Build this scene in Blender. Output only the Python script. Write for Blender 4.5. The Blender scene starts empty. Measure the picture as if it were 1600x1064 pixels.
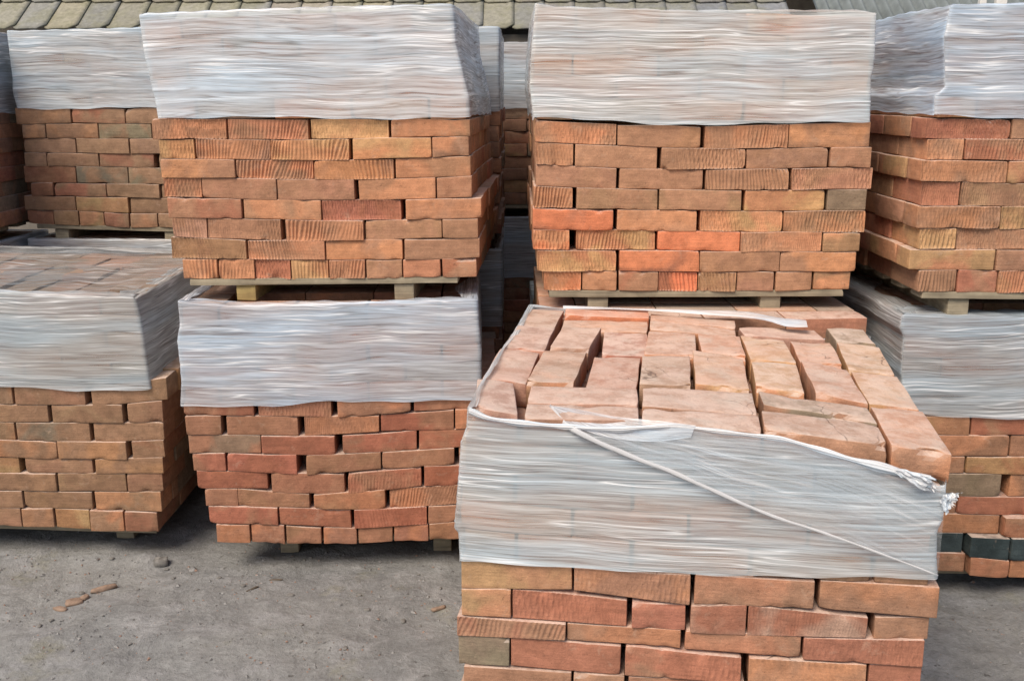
import bpy, math, random, json
import numpy as np
from mathutils import Vector

# ---------------------------------------------------------------- camera, light, exposure
S = bpy.context.scene
COL = S.collection
cam_d = bpy.data.cameras.new("camera"); cam = bpy.data.objects.new("camera", cam_d); COL.objects.link(cam)
cam.location = (0, 0, 1.597); cam.rotation_euler = (math.radians(90 - 13.335), 0, 0)
cam_d.sensor_width = 36; cam_d.lens = 36.32; cam_d.clip_start = .05; cam_d.clip_end = 400
S.camera = cam
SUN_EL, SUN_AZ = math.radians(50), math.radians(-145)      # sun behind and left of the camera (azimuth from +Y, clockwise)
w = bpy.data.worlds.new("World"); S.world = w; w.use_nodes = True
nt = w.node_tree; sky = nt.nodes.new("ShaderNodeTexSky"); sky.sky_type = 'NISHITA'; sky.sun_disc = False
sky.sun_elevation = SUN_EL; sky.sun_rotation = SUN_AZ; sky.dust_density = 3.0; sky.air_density = 1.0; sky.ozone_density = 1.0
nt.links.new(sky.outputs[0], nt.nodes["Background"].inputs[0]); nt.nodes["Background"].inputs[1].default_value = 0.12
sd = bpy.data.lights.new("sun", 'SUN'); sun = bpy.data.objects.new("sun", sd); COL.objects.link(sun)
sd.energy = 3.2; sd.angle = math.radians(32); sd.color = (1.0, .86, .70)
dirv = Vector((math.sin(SUN_AZ) * math.cos(SUN_EL), math.cos(SUN_AZ) * math.cos(SUN_EL), math.sin(SUN_EL)))
sun.rotation_euler = dirv.to_track_quat('Z', 'Y').to_euler(); sun.location = (-3, -4, 6)
vs = S.view_settings; vs.view_transform = 'Standard'; vs.look = 'None'; vs.exposure = 0.12; vs.gamma = 1.0; vs.use_curve_mapping = False

# ---------------------------------------------------------------- node helpers
def mat(name):
    m = bpy.data.materials.new(name); m.use_nodes = True
    return m, m.node_tree, m.node_tree.nodes["Principled BSDF"]
def N(t, typ, **kw):
    n = t.nodes.new(typ)
    for k, v in kw.items():
        if k.startswith('i_'): n.inputs[int(k[2:])].default_value = v
        else: setattr(n, k, v)
    return n
def vmul(t, src, v):
    n = N(t, "ShaderNodeVectorMath", operation='MULTIPLY'); t.links.new(src, n.inputs[0]); n.inputs[1].default_value = v; return n.outputs[0]
def noise(t, vec, scale, detail=3, rough=.55, dist=0):
    n = N(t, "ShaderNodeTexNoise"); n.inputs["Scale"].default_value = scale; n.inputs["Detail"].default_value = detail
    n.inputs["Roughness"].default_value = rough; n.inputs["Distortion"].default_value = dist
    if vec is not None: t.links.new(vec, n.inputs["Vector"])
    return n.outputs["Fac"]
def mr(t, src, a, b, c=0., d=1.):
    n = N(t, "ShaderNodeMapRange"); t.links.new(src, n.inputs[0])
    for i, v in enumerate((a, b, c, d)): n.inputs[i + 1].default_value = v
    return n.outputs[0]
def math_(t, op, a, b):
    n = N(t, "ShaderNodeMath", operation=op)
    for i, x in enumerate((a, b)):
        if isinstance(x, (int, float)): n.inputs[i].default_value = x
        else: t.links.new(x, n.inputs[i])
    return n.outputs[0]
def mixc(t, fac, a, b, mode='MIX'):
    n = N(t, "ShaderNodeMix", data_type='RGBA', blend_type=mode)
    for i, x in ((0, fac), (6, a), (7, b)):
        if isinstance(x, (int, float)): n.inputs[i].default_value = x
        elif isinstance(x, tuple): n.inputs[i].default_value = (*x, 1)
        else: t.links.new(x, n.inputs[i])
    return n.outputs[2]
def bump(t, p, h, strength, dist, prev=None):
    n = N(t, "ShaderNodeBump"); n.inputs["Strength"].default_value = strength; n.inputs["Distance"].default_value = dist
    t.links.new(h, n.inputs["Height"])
    if prev is not None: t.links.new(prev, n.inputs["Normal"])
    if p is not None: t.links.new(n.outputs[0], p.inputs["Normal"])
    return n.outputs[0]
def bright(t, c, f):          # multiply colour by a scalar socket
    n = N(t, "ShaderNodeVectorMath", operation='SCALE'); t.links.new(c, n.inputs[0]); t.links.new(f, n.inputs[3]); return n.outputs[0]

# ---- fired clay
M_CLAY, t, p = mat("fired_clay")
g = N(t, "ShaderNodeNewGeometry"); pos = g.outputs["Position"]
a1 = N(t, "ShaderNodeAttribute", attribute_name="bcol"); a2 = N(t, "ShaderNodeAttribute", attribute_name="bcol2")
patch = mr(t, noise(t, pos, 7.0, 3, .5, .6), .44, .58)
c = mixc(t, patch, a1.outputs["Color"], a2.outputs["Color"])
blot = noise(t, pos, 26, 5, .65)
c = bright(t, c, mr(t, blot, .3, .7, .78, 1.2))
strk = noise(t, vmul(t, pos, (10, 10, 190)), 1.0, 3, .6)
c = bright(t, c, mr(t, strk, .3, .7, .9, 1.1))
grain = noise(t, pos, 420, 2, .7)
c = bright(t, c, mr(t, grain, .3, .7, .86, 1.14))
c_unused = None
pit = mr(t, noise(t, pos, 75, 4, .6), .66, .72)
c = mixc(t, math_(t, 'MULTIPLY', pit, .45), c, (.09, .05, .035))
pale = mr(t, noise(t, pos, 19, 5, .7, .4), .60, .72)
c = mixc(t, math_(t, 'MULTIPLY', pale, .35), c, (.50, .36, .27))
sx = N(t, "ShaderNodeSeparateXYZ"); t.links.new(g.outputs["True Normal"], sx.inputs[0])
up = math_(t, 'MULTIPLY', mr(t, sx.outputs[2], .45, .85), a1.outputs['Alpha'])
dn = mr(t, noise(t, pos, 12, 5, .65), .25, .65, .55, 1.05)
c = mixc(t, math_(t, 'MULTIPLY', math_(t, 'MULTIPLY', up, dn), .92), c, mixc(t, .78, a1.outputs['Color'], (.74, .60, .52)))
crk = N(t, "ShaderNodeTexVoronoi", feature='DISTANCE_TO_EDGE'); crk.inputs["Scale"].default_value = 7.0
wv = N(t, "ShaderNodeVectorMath", operation='ADD'); t.links.new(pos, wv.inputs[0]); nzc = N(t, "ShaderNodeTexNoise"); nzc.inputs["Scale"].default_value = 16; t.links.new(pos, nzc.inputs["Vector"]); t.links.new(vmul(t, nzc.outputs["Color"], (.05, .05, .05)), wv.inputs[1]); t.links.new(wv.outputs[0], crk.inputs["Vector"])
crack = math_(t, 'MULTIPLY', math_(t, 'MULTIPLY', mr(t, crk.outputs["Distance"], 0, .012, 1, 0), mr(t, noise(t, pos, 5, 3, .6), .55, .63)), mr(t, math_(t, 'MULTIPLY', mr(t, sx.outputs[2], .4, .8), a1.outputs['Alpha']), 0, 1, .12, 1))
gpatch = mr(t, noise(t, pos, 10, 5, .7, .5), .50, .66)
c = mixc(t, math_(t, 'MULTIPLY', math_(t, 'MULTIPLY', up, gpatch), .55), c, (.52, .46, .40))
c = mixc(t, math_(t, 'MULTIPLY', math_(t, 'MULTIPLY', up, mr(t, noise(t, pos, 15, 5, .75), .46, .60)), .5), c, mixc(t, 1.0, a1.outputs['Color'], (.8, .72, .66), 'MULTIPLY'))
c = mixc(t, math_(t, 'MULTIPLY', crack, .75), c, (.08, .05, .04))
t.links.new(c, p.inputs["Base Color"]); p.inputs["Roughness"].default_value = .92
p.inputs["Specular IOR Level"].default_value = .25
b1 = bump(t, None, noise(t, pos, 60, 5, .7), .55, .004)
b2 = bump(t, None, strk, .35, .0015, b1)
b3 = bump(t, None, math_(t, 'SUBTRACT', noise(t, pos, 26, 5, .7), math_(t, 'MULTIPLY', crack, .4)), .5, .006, b2)
bump(t, p, grain, .55, .0014, b3)

# ---- stretch film
def film_mat(name, lo, hi, amin, amax, fs=1.0):
    m, t, p = mat(name)
    at = N(t, "ShaderNodeAttribute", attribute_name="fuv").outputs["Vector"]
    wob = noise(t, vmul(t, at, (2.2, 1, 4)), 1.0, 2, .5)
    cx = N(t, "ShaderNodeCombineXYZ"); t.links.new(math_(t, 'MULTIPLY', wob, .05), cx.inputs[1])
    ad = N(t, "ShaderNodeVectorMath", operation='ADD'); t.links.new(at, ad.inputs[0]); t.links.new(cx.outputs[0], ad.inputs[1]); v = ad.outputs[0]
    s1 = noise(t, vmul(t, v, (2.6, 60 * fs, 7)), 1.0, 4, .62)
    s2 = noise(t, vmul(t, v, (5.0, 250 * fs, 3)), 1.0, 3, .65)
    s3 = noise(t, vmul(t, v, (1.6, 9, 5)), 1.0, 3, .5)
    mix = math_(t, 'ADD', math_(t, 'MULTIPLY', s1, .5), math_(t, 'MULTIPLY', s2, .5))
    line = lambda n, w_: mr(t, math_(t, 'ABSOLUTE', math_(t, 'SUBTRACT', n, .5), 0), 0, w_, 1, 0)
    k1 = noise(t, vmul(t, v, (2.0, 62 * fs, 5)), 1.0, 1, .4); k2 = noise(t, vmul(t, v, (3.4, 120 * fs, 9)), 1.0, 1, .4); k3 = noise(t, vmul(t, v, (2.6, 80, 13)), 1.0, 1, .4)
    m1 = mr(t, noise(t, vmul(t, v, (4, 16, 2)), 1.0, 2, .5), .42, .6); m2 = mr(t, noise(t, vmul(t, v, (3, 12, 8)), 1.0, 2, .5), .45, .6)
    dark = math_(t, 'MAXIMUM', math_(t, 'MULTIPLY', line(k1, .045), m1), math_(t, 'MULTIPLY', line(k2, .05), .5))
    lite = math_(t, 'MULTIPLY', line(k3, .05), m2)
    c = mixc(t, mr(t, mix, .36, .64), lo, hi)
    c = mixc(t, mr(t, s3, .42, .62), c, mixc(t, 1.0, c, (.80, .91, 1.0), 'MULTIPLY'))
    c = mixc(t, math_(t, 'MULTIPLY', dark, .38), c, (.30, .29, .285))
    c = mixc(t, math_(t, 'MULTIPLY', lite, .75), c, (.90, .92, .94))
    t.links.new(c, p.inputs["Base Color"]); p.inputs["Roughness"].default_value = .33
    p.inputs["Specular IOR Level"].default_value = .5
    hgt = math_(t, 'SUBTRACT', math_(t, 'ADD', math_(t, 'MULTIPLY', s1, .5), math_(t, 'MULTIPLY', lite, .5)), math_(t, 'MULTIPLY', dark, .5))
    bump(t, p, hgt, .35, .003)
    tr = N(t, "ShaderNodeBsdfTransparent"); mx = N(t, "ShaderNodeMixShader")
    al = math_(t, 'ADD', mr(t, mix, .36, .62, amin, amax), mr(t, s3, .32, .68, -.17, .11)); al = math_(t, 'SUBTRACT', math_(t, 'ADD', al, math_(t, 'MULTIPLY', lite, .3)), math_(t, 'MULTIPLY', dark, .25)); al = math_(t, 'MINIMUM', math_(t, 'MAXIMUM', al, .12), 1.0)
    t.links.new(al, mx.inputs[0]); t.links.new(tr.outputs[0], mx.inputs[1]); t.links.new(p.outputs[0], mx.inputs[2])
    t.links.new(mx.outputs[0], t.nodes["Material Output"].inputs[0])
    return m
M_FILM = film_mat("stretch_film", (.52, .545, .56), (.70, .73, .76), .58, .88)
M_FILM_F = film_mat("open_stack_film", (.54, .565, .57), (.72, .755, .77), .46, .82)
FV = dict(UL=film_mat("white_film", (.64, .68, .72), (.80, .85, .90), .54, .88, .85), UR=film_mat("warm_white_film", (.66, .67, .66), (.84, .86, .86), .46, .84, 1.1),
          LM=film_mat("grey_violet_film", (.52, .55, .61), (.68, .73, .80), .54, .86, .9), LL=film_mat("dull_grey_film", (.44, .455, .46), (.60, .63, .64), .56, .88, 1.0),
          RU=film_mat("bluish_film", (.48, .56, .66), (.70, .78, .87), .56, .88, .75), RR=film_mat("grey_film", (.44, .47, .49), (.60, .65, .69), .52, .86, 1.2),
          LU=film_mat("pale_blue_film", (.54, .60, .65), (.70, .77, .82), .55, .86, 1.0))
M_FILM_THICK = film_mat("bunched_film", (.62, .64, .67), (.85, .87, .9), .88, 1.0)
M_FILM_THIN = film_mat("loose_film", (.62, .65, .68), (.85, .88, .92), .10, .34)

# ---- wood
def wood_mat(name, a, b):
    m, t, p = mat(name)
    pos = N(t, "ShaderNodeNewGeometry").outputs["Position"]
    n1 = noise(t, vmul(t, pos, (4, 30, 120)), 1.0, 4, .6); n2 = noise(t, pos, 14, 4, .6)
    c = mixc(t, mr(t, n1, .3, .7), a, b); c = bright(t, c, mr(t, n2, .3, .7, .7, 1.25))
    t.links.new(c, p.inputs["Base Color"]); p.inputs["Roughness"].default_value = .85
    bump(t, p, n1, .5, .003); return m
M_WOOD = wood_mat("weathered_wood", (.20, .17, .12), (.36, .31, .22))
M_WOOD_Y = wood_mat("yellow_stained_wood", (.26, .19, .08), (.42, .32, .13))
M_DARKWOOD = wood_mat("dark_board", (.05, .045, .04), (.10, .09, .075))

# ---- ground
M_GROUND, t, p = mat("packed_dirt")
pos = N(t, "ShaderNodeNewGeometry").outputs["Position"]
big = noise(t, pos, 1.1, 4, .55, .4); med = noise(t, pos, 6, 6, .65, .3); fin = noise(t, pos, 60, 5, .7); gr = noise(t, pos, 320, 2, .7)
c = mixc(t, mr(t, big, .38, .62), (.175, .182, .186), (.235, .240, .236))
c = mixc(t, mr(t, med, .5, .68), c, (.27, .275, .28))
c = mixc(t, math_(t, 'MULTIPLY', mr(t, noise(t, pos, 3.1, 6, .7), .58, .72), .6), c, (.20, .195, .13))
c = mixc(t, math_(t, 'MULTIPLY', mr(t, noise(t, pos, 38, 3, .5), .68, .73), .7), c, (.06, .055, .05))
c = bright(t, c, mr(t, fin, .3, .7, .80, 1.18)); c = bright(t, c, mr(t, noise(t, pos, 17, 4, .7), .3, .7, .84, 1.14)); c = bright(t, c, mr(t, gr, .3, .7, .9, 1.1))
t.links.new(c, p.inputs["Base Color"]); p.inputs["Roughness"].default_value = .95
b = bump(t, None, med, .8, .03); b = bump(t, None, fin, .6, .006, b); bump(t, p, gr, .6, .003, b)

# ---- roof tiles, sheets, misc
def tile_mat(name):
    m, t, p = mat(name)
    pos = N(t, "ShaderNodeNewGeometry").outputs["Position"]; a = N(t, "ShaderNodeAttribute", attribute_name="bcol").outputs["Color"]
    c = mixc(t, math_(t, 'MULTIPLY', mr(t, noise(t, pos, 5, 5, .65), .45, .62), .5), a, (.20, .20, .12))
    c = bright(t, c, mr(t, noise(t, pos, 30, 5, .7), .3, .7, .72, 1.22))
    t.links.new(c, p.inputs["Base Color"]); p.inputs["Roughness"].default_value = .8
    bump(t, p, noise(t, pos, 50, 4, .6), .4, .004); return m
M_TILE = tile_mat("weathered_tile")
def plain(name, col, rough=.7, var=.15, sc=12, metal=0):
    m, t, p = mat(name); pos = N(t, "ShaderNodeNewGeometry").outputs["Position"]
    rgb = N(t, "ShaderNodeRGB"); rgb.outputs[0].default_value = (*col, 1)
    c = bright(t, rgb.outputs[0], mr(t, noise(t, pos, sc, 5, .65), .3, .7, 1 - var, 1 + var))
    t.links.new(c, p.inputs["Base Color"]); p.inputs["Roughness"].default_value = rough; p.inputs["Metallic"].default_value = metal
    bump(t, p, noise(t, pos, sc * 6, 4, .6), .3, .003); return m
M_SHEET = plain("fibre_cement_sheet", (.17, .20, .21), .8, .25, 6)
M_WHITE = plain("white_paint", (.75, .75, .72), .5, .08)
M_WALL = plain("rendered_wall", (.16, .145, .125), .9, .3, 5)
M_STONE = plain("grey_stone", (.17, .165, .155), .9, .3, 60)
M_CHIP = plain("orange_clay_chip", (.27, .19, .14), .9, .35, 50)
M_TWIG = plain("dark_twig", (.10, .08, .06), .9, .3, 50)

# ---------------------------------------------------------------- object helpers
def link(name, verts, faces, m, parent=None, smooth=True, loc=(0, 0, 0), rz=0):
    me = bpy.data.meshes.new(name); me.from_pydata([tuple(v) for v in verts], [], faces if isinstance(faces, list) else faces.tolist())
    if m: me.materials.append(m)
    if smooth: me.polygons.foreach_set("use_smooth", [True] * len(me.polygons))
    me.update()
    o = bpy.data.objects.new(name, me); COL.objects.link(o); o.location = loc; o.rotation_euler = (0, 0, rz)
    if parent: o.parent = parent
    return o
def colattr(me, name, arr):
    a = me.attributes.new(name, 'FLOAT_COLOR', 'POINT'); a.data.foreach_set("color", np.asarray(arr, dtype=np.float32).ravel())
def tag(o, label, cat, group=None, kind=None):
    if label: o["label"] = label
    if cat: o["category"] = cat
    if group: o["group"] = group
    if kind: o["kind"] = kind
    return o
def empty(name, loc, rz=0):
    o = bpy.data.objects.new(name, None); COL.objects.link(o); o.location = loc; o.rotation_euler = (0, 0, rz); o.empty_display_size = .1; return o

PAL = dict(o=(.48, .236, .134), t=(.372, .206, .131), r=(.38, .163, .104), R=(.56, .205, .11), y=(.47, .285, .15), g=(.26, .195, .14), p=(.42, .25, .185), b=(.035, .05, .058))
ALT = dict(o='tyt', t='ott', r='trt', R='roR', y='ooy', g='tgt', p='tpr', b='bbb')
rng = np.random.default_rng(7)
_topo = {}
def topo(n):
    if n in _topo: return _topo[n]
    nx, ny, nz = n; idx = {}; V = []
    def vid(i, j, k):
        key = (i, j, k)
        if key not in idx: idx[key] = len(V); V.append(key)
        return idx[key]
    F = []
    for i in range(nx):
        for k in range(nz):
            F.append((vid(i, 0, k), vid(i + 1, 0, k), vid(i + 1, 0, k + 1), vid(i, 0, k + 1)))
            F.append((vid(i, ny, k + 1), vid(i + 1, ny, k + 1), vid(i + 1, ny, k), vid(i, ny, k)))
    for j in range(ny):
        for k in range(nz):
            F.append((vid(0, j + 1, k), vid(0, j, k), vid(0, j, k + 1), vid(0, j + 1, k + 1)))
            F.append((vid(nx, j, k), vid(nx, j + 1, k), vid(nx, j + 1, k + 1), vid(nx, j, k + 1)))
    for i in range(nx):
        for j in range(ny):
            F.append((vid(i, j, nz), vid(i + 1, j, nz), vid(i + 1, j + 1, nz), vid(i, j + 1, nz)))
            F.append((vid(i, j + 1, 0), vid(i + 1, j + 1, 0), vid(i + 1, j, 0), vid(i, j, 0)))
    _topo[n] = (np.array(V), F); return _topo[n]
def ticks(n, dim, r):
    if n <= 3: return np.array([0, r, dim - r, dim])[:n + 1] if n == 3 else np.linspace(0, dim, n + 1)
    return np.concatenate([[0, .4 * r], np.linspace(r, dim - r, n - 3), [dim - .4 * r, dim]])
def lookup_smooth(x):
    return x * x * (3 - 2 * x)
def brick_arrays(Q, flags, res='hi', ridge_amp=.0022, rough=1.0, r=None, chips=1.0):
    """Q: 8 corners (bottom bl,br,tr,tl as s,t ; top the same) in stack coordinates, shape (8,3): 0-3 bottom, 4-7 top; order (0,0),(1,0),(1,1),(0,1)."""
    Q = np.asarray(Q, float)
    dims = np.array([np.linalg.norm(Q[1] - Q[0]), np.linalg.norm(Q[3] - Q[0]), np.linalg.norm(Q[4] - Q[0])])
    if r is None: r = rng.uniform(.0013, .003)
    zig = 'z' in flags
    if res == 'hi': n = (max(24, int(dims[0] / .0017)) if zig else max(14, int(dims[0] / .009)), max(9, int(dims[1] / .012)), 10)
    elif res == 'mid': n = (max(9, int(dims[0] / .022)), max(7, int(dims[1] / .022)), 7)
    else: n = (3, 3, 3)
    V, F = topo(n)
    T = [ticks(n[a], dims[a], r) for a in range(3)]
    P0 = np.stack([T[a][V[:, a]] for a in range(3)], 1); P = P0.copy()
    q = np.clip(P, r, dims - r); d = P - q; L = np.linalg.norm(d, axis=1, keepdims=True); L[L < 1e-9] = 1
    P = q + r * d / L
    if res != 'lo':
        ph = rng.uniform(0, 6.28, (3, 5)); k = rng.uniform(-1, 1, (3, 5, 3)) * np.array([28, 45, 45])
        for a in range(3):
            dd = sum(np.sin(P0 @ k[a, i] + ph[a, i]) for i in range(5)) * .00032 * rough
            if a == 2: dd = dd * 1.1 + .0008 * rough * np.sin(P0[:, 0] / dims[0] * 3.1 * rng.uniform(.6, 1.6) + rng.uniform(0, 6))
            P[:, a] += dd
        # chipped corners and edges
        for _ in range(rng.poisson(3.0 * rough * chips)):
            c = np.array([rng.uniform(0, 1), rng.choice([0, 0, 0, 1.]), rng.choice([0., 1.])])
            if rng.random() < .35: c[0] = rng.choice([0., 1.])
            cp = c * dims; rad = rng.uniform(.010, .03) * (.8 if res == 'hi' else 1.2) * (1.3 if chips > 2 else 1); dep = rng.uniform(.003, .008) * (1.25 if chips > 2 else 1)
            dist = np.linalg.norm((P0 - cp) * np.array([.6, 1.3, 1.3]), axis=1); wgt = np.clip(1 - dist / rad, 0, 1) ** 1.4
            dr = dims / 2 - cp; dr[0] *= .25; dr /= np.linalg.norm(dr)
            P += wgt[:, None] * dr * dep
    if zig:
        fr = (V[:, 1] == 0)
        x = P0[:, 0]; z = P0[:, 2]
        per = rng.uniform(.0100, .0125); sl = rng.uniform(.12, .42) * rng.choice([1, 1, -1])
        slope = sl + .14 * np.sin(x * rng.uniform(10, 26) + rng.uniform(0, 6))
        ph = (x + slope * z) / per + .22 * np.sin(x * 45 + z * 20 + rng.uniform(0, 6)) + .12 * np.sin(x * 141 + rng.uniform(0, 6))
        tri = .5 + .5 * np.sin(ph * 2 * math.pi)
        tri = tri ** 1.0
        if rng.random() < .5:      # a second family of cuts crossing the first
            tri = np.maximum(tri * .8, (.5 + .5 * np.sin(((x - (slope + .25) * z) / (per * 1.1)) * 2 * math.pi)) ** 2 * .9)
        env = np.clip(.75 + .45 * np.sin(x * rng.uniform(8, 22) + rng.uniform(0, 6)) + .2 * np.sin(z * 60), .12, 1)
        edge = np.clip(np.minimum(x, dims[0] - x) / .005, 0, 1) * np.clip(np.minimum(z, dims[2] - z) / .004, .25, 1)
        P[:, 1] += fr * ridge_amp * tri * env * edge
    u = P / dims; a, b, c = u[:, 0:1], u[:, 1:2], u[:, 2:3]
    bot = (1 - a) * (1 - b) * Q[0] + a * (1 - b) * Q[1] + a * b * Q[2] + (1 - a) * b * Q[3]
    top = (1 - a) * (1 - b) * Q[4] + a * (1 - b) * Q[5] + a * b * Q[6] + (1 - a) * b * Q[7]
    return bot * (1 - c) + top * c, F
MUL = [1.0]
def cols(flag):
    ch = [x for x in flag if x in PAL]; k = ch[-1] if ch else 't'
    if 'zo' in flag: k = 'o'
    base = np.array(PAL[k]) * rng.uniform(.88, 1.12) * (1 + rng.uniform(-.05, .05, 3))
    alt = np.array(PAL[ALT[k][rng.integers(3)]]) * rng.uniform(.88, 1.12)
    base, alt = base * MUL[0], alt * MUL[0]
    if k == 'b': alt = np.array((.05, .07, .075))
    return np.clip(base, 0, .9), np.clip(alt, 0, .9)
class Frame:
    def __init__(s, X, Y, th): s.X, s.Y, s.th = X, Y, th; s.c, s.s = math.cos(th), math.sin(th)
    def w(s, P):
        P = np.atleast_2d(P); return np.stack([s.X + P[:, 0] * s.c - P[:, 1] * s.s, s.Y + P[:, 0] * s.s + P[:, 1] * s.c, P[:, 2]], 1)
FILL = dict(v=[], f=[], c1=[], c2=[], n=0)
def fill_brick(fr, Q, flag='t', res='lo', mul=1.0):
    P, F = brick_arrays(Q, flag.replace('z', ''), res)
    W = fr.w(P); n = FILL['n']; FILL['v'].append(W); FILL['f'] += [tuple(i + n for i in f) for f in F]
    a, b = cols(flag); o = np.ones((len(W), 4)); o[:, 3] = .5; o[:, :3] = a * mul; FILL['c1'].append(o); o2 = o.copy(); o2[:, :3] = b * mul; FILL['c2'].append(o2); FILL['n'] += len(W)
N_BRICK = [0]
def brick(fr, Q, flag, label, group, res='hi', amp=.0022, rough=1.0, dust=1.0, chips=1.0):
    P, F = brick_arrays(Q, flag, res, amp, rough, chips=chips)
    Q = np.asarray(Q); c = Q[:4].mean(0); wl = fr.w(c)[0]
    o = link("brick", P - c, F, M_CLAY, loc=tuple(wl), rz=fr.th)
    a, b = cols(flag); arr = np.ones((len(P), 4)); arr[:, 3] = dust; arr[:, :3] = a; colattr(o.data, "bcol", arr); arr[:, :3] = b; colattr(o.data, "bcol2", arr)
    tag(o, label, "brick", group); N_BRICK[0] += 1
    return o
def boxQ(s0, s1, t0, t1, zbl, zbr, ztl, ztr):
    return [(s0, t0, zbl), (s1, t0, zbr), (s1, t1, zbr), (s0, t1, zbl), (s0, t0, ztl), (s1, t0, ztr), (s1, t1, ztr), (s0, t1, ztl)]
ORD = "first second third fourth fifth sixth seventh eighth ninth tenth eleventh twelfth".split()
LOOK = dict(o="orange", t="tan brown", r="reddish", R="bright red-orange", y="yellowish", g="greyish brown", p="pinkish", b="blackened")
def look(flag):
    ch = [x for x in flag if x in LOOK]; return ("grooved " if 'z' in flag else "smooth ") + LOOK[ch[-1]] if ch else "tan"

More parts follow.
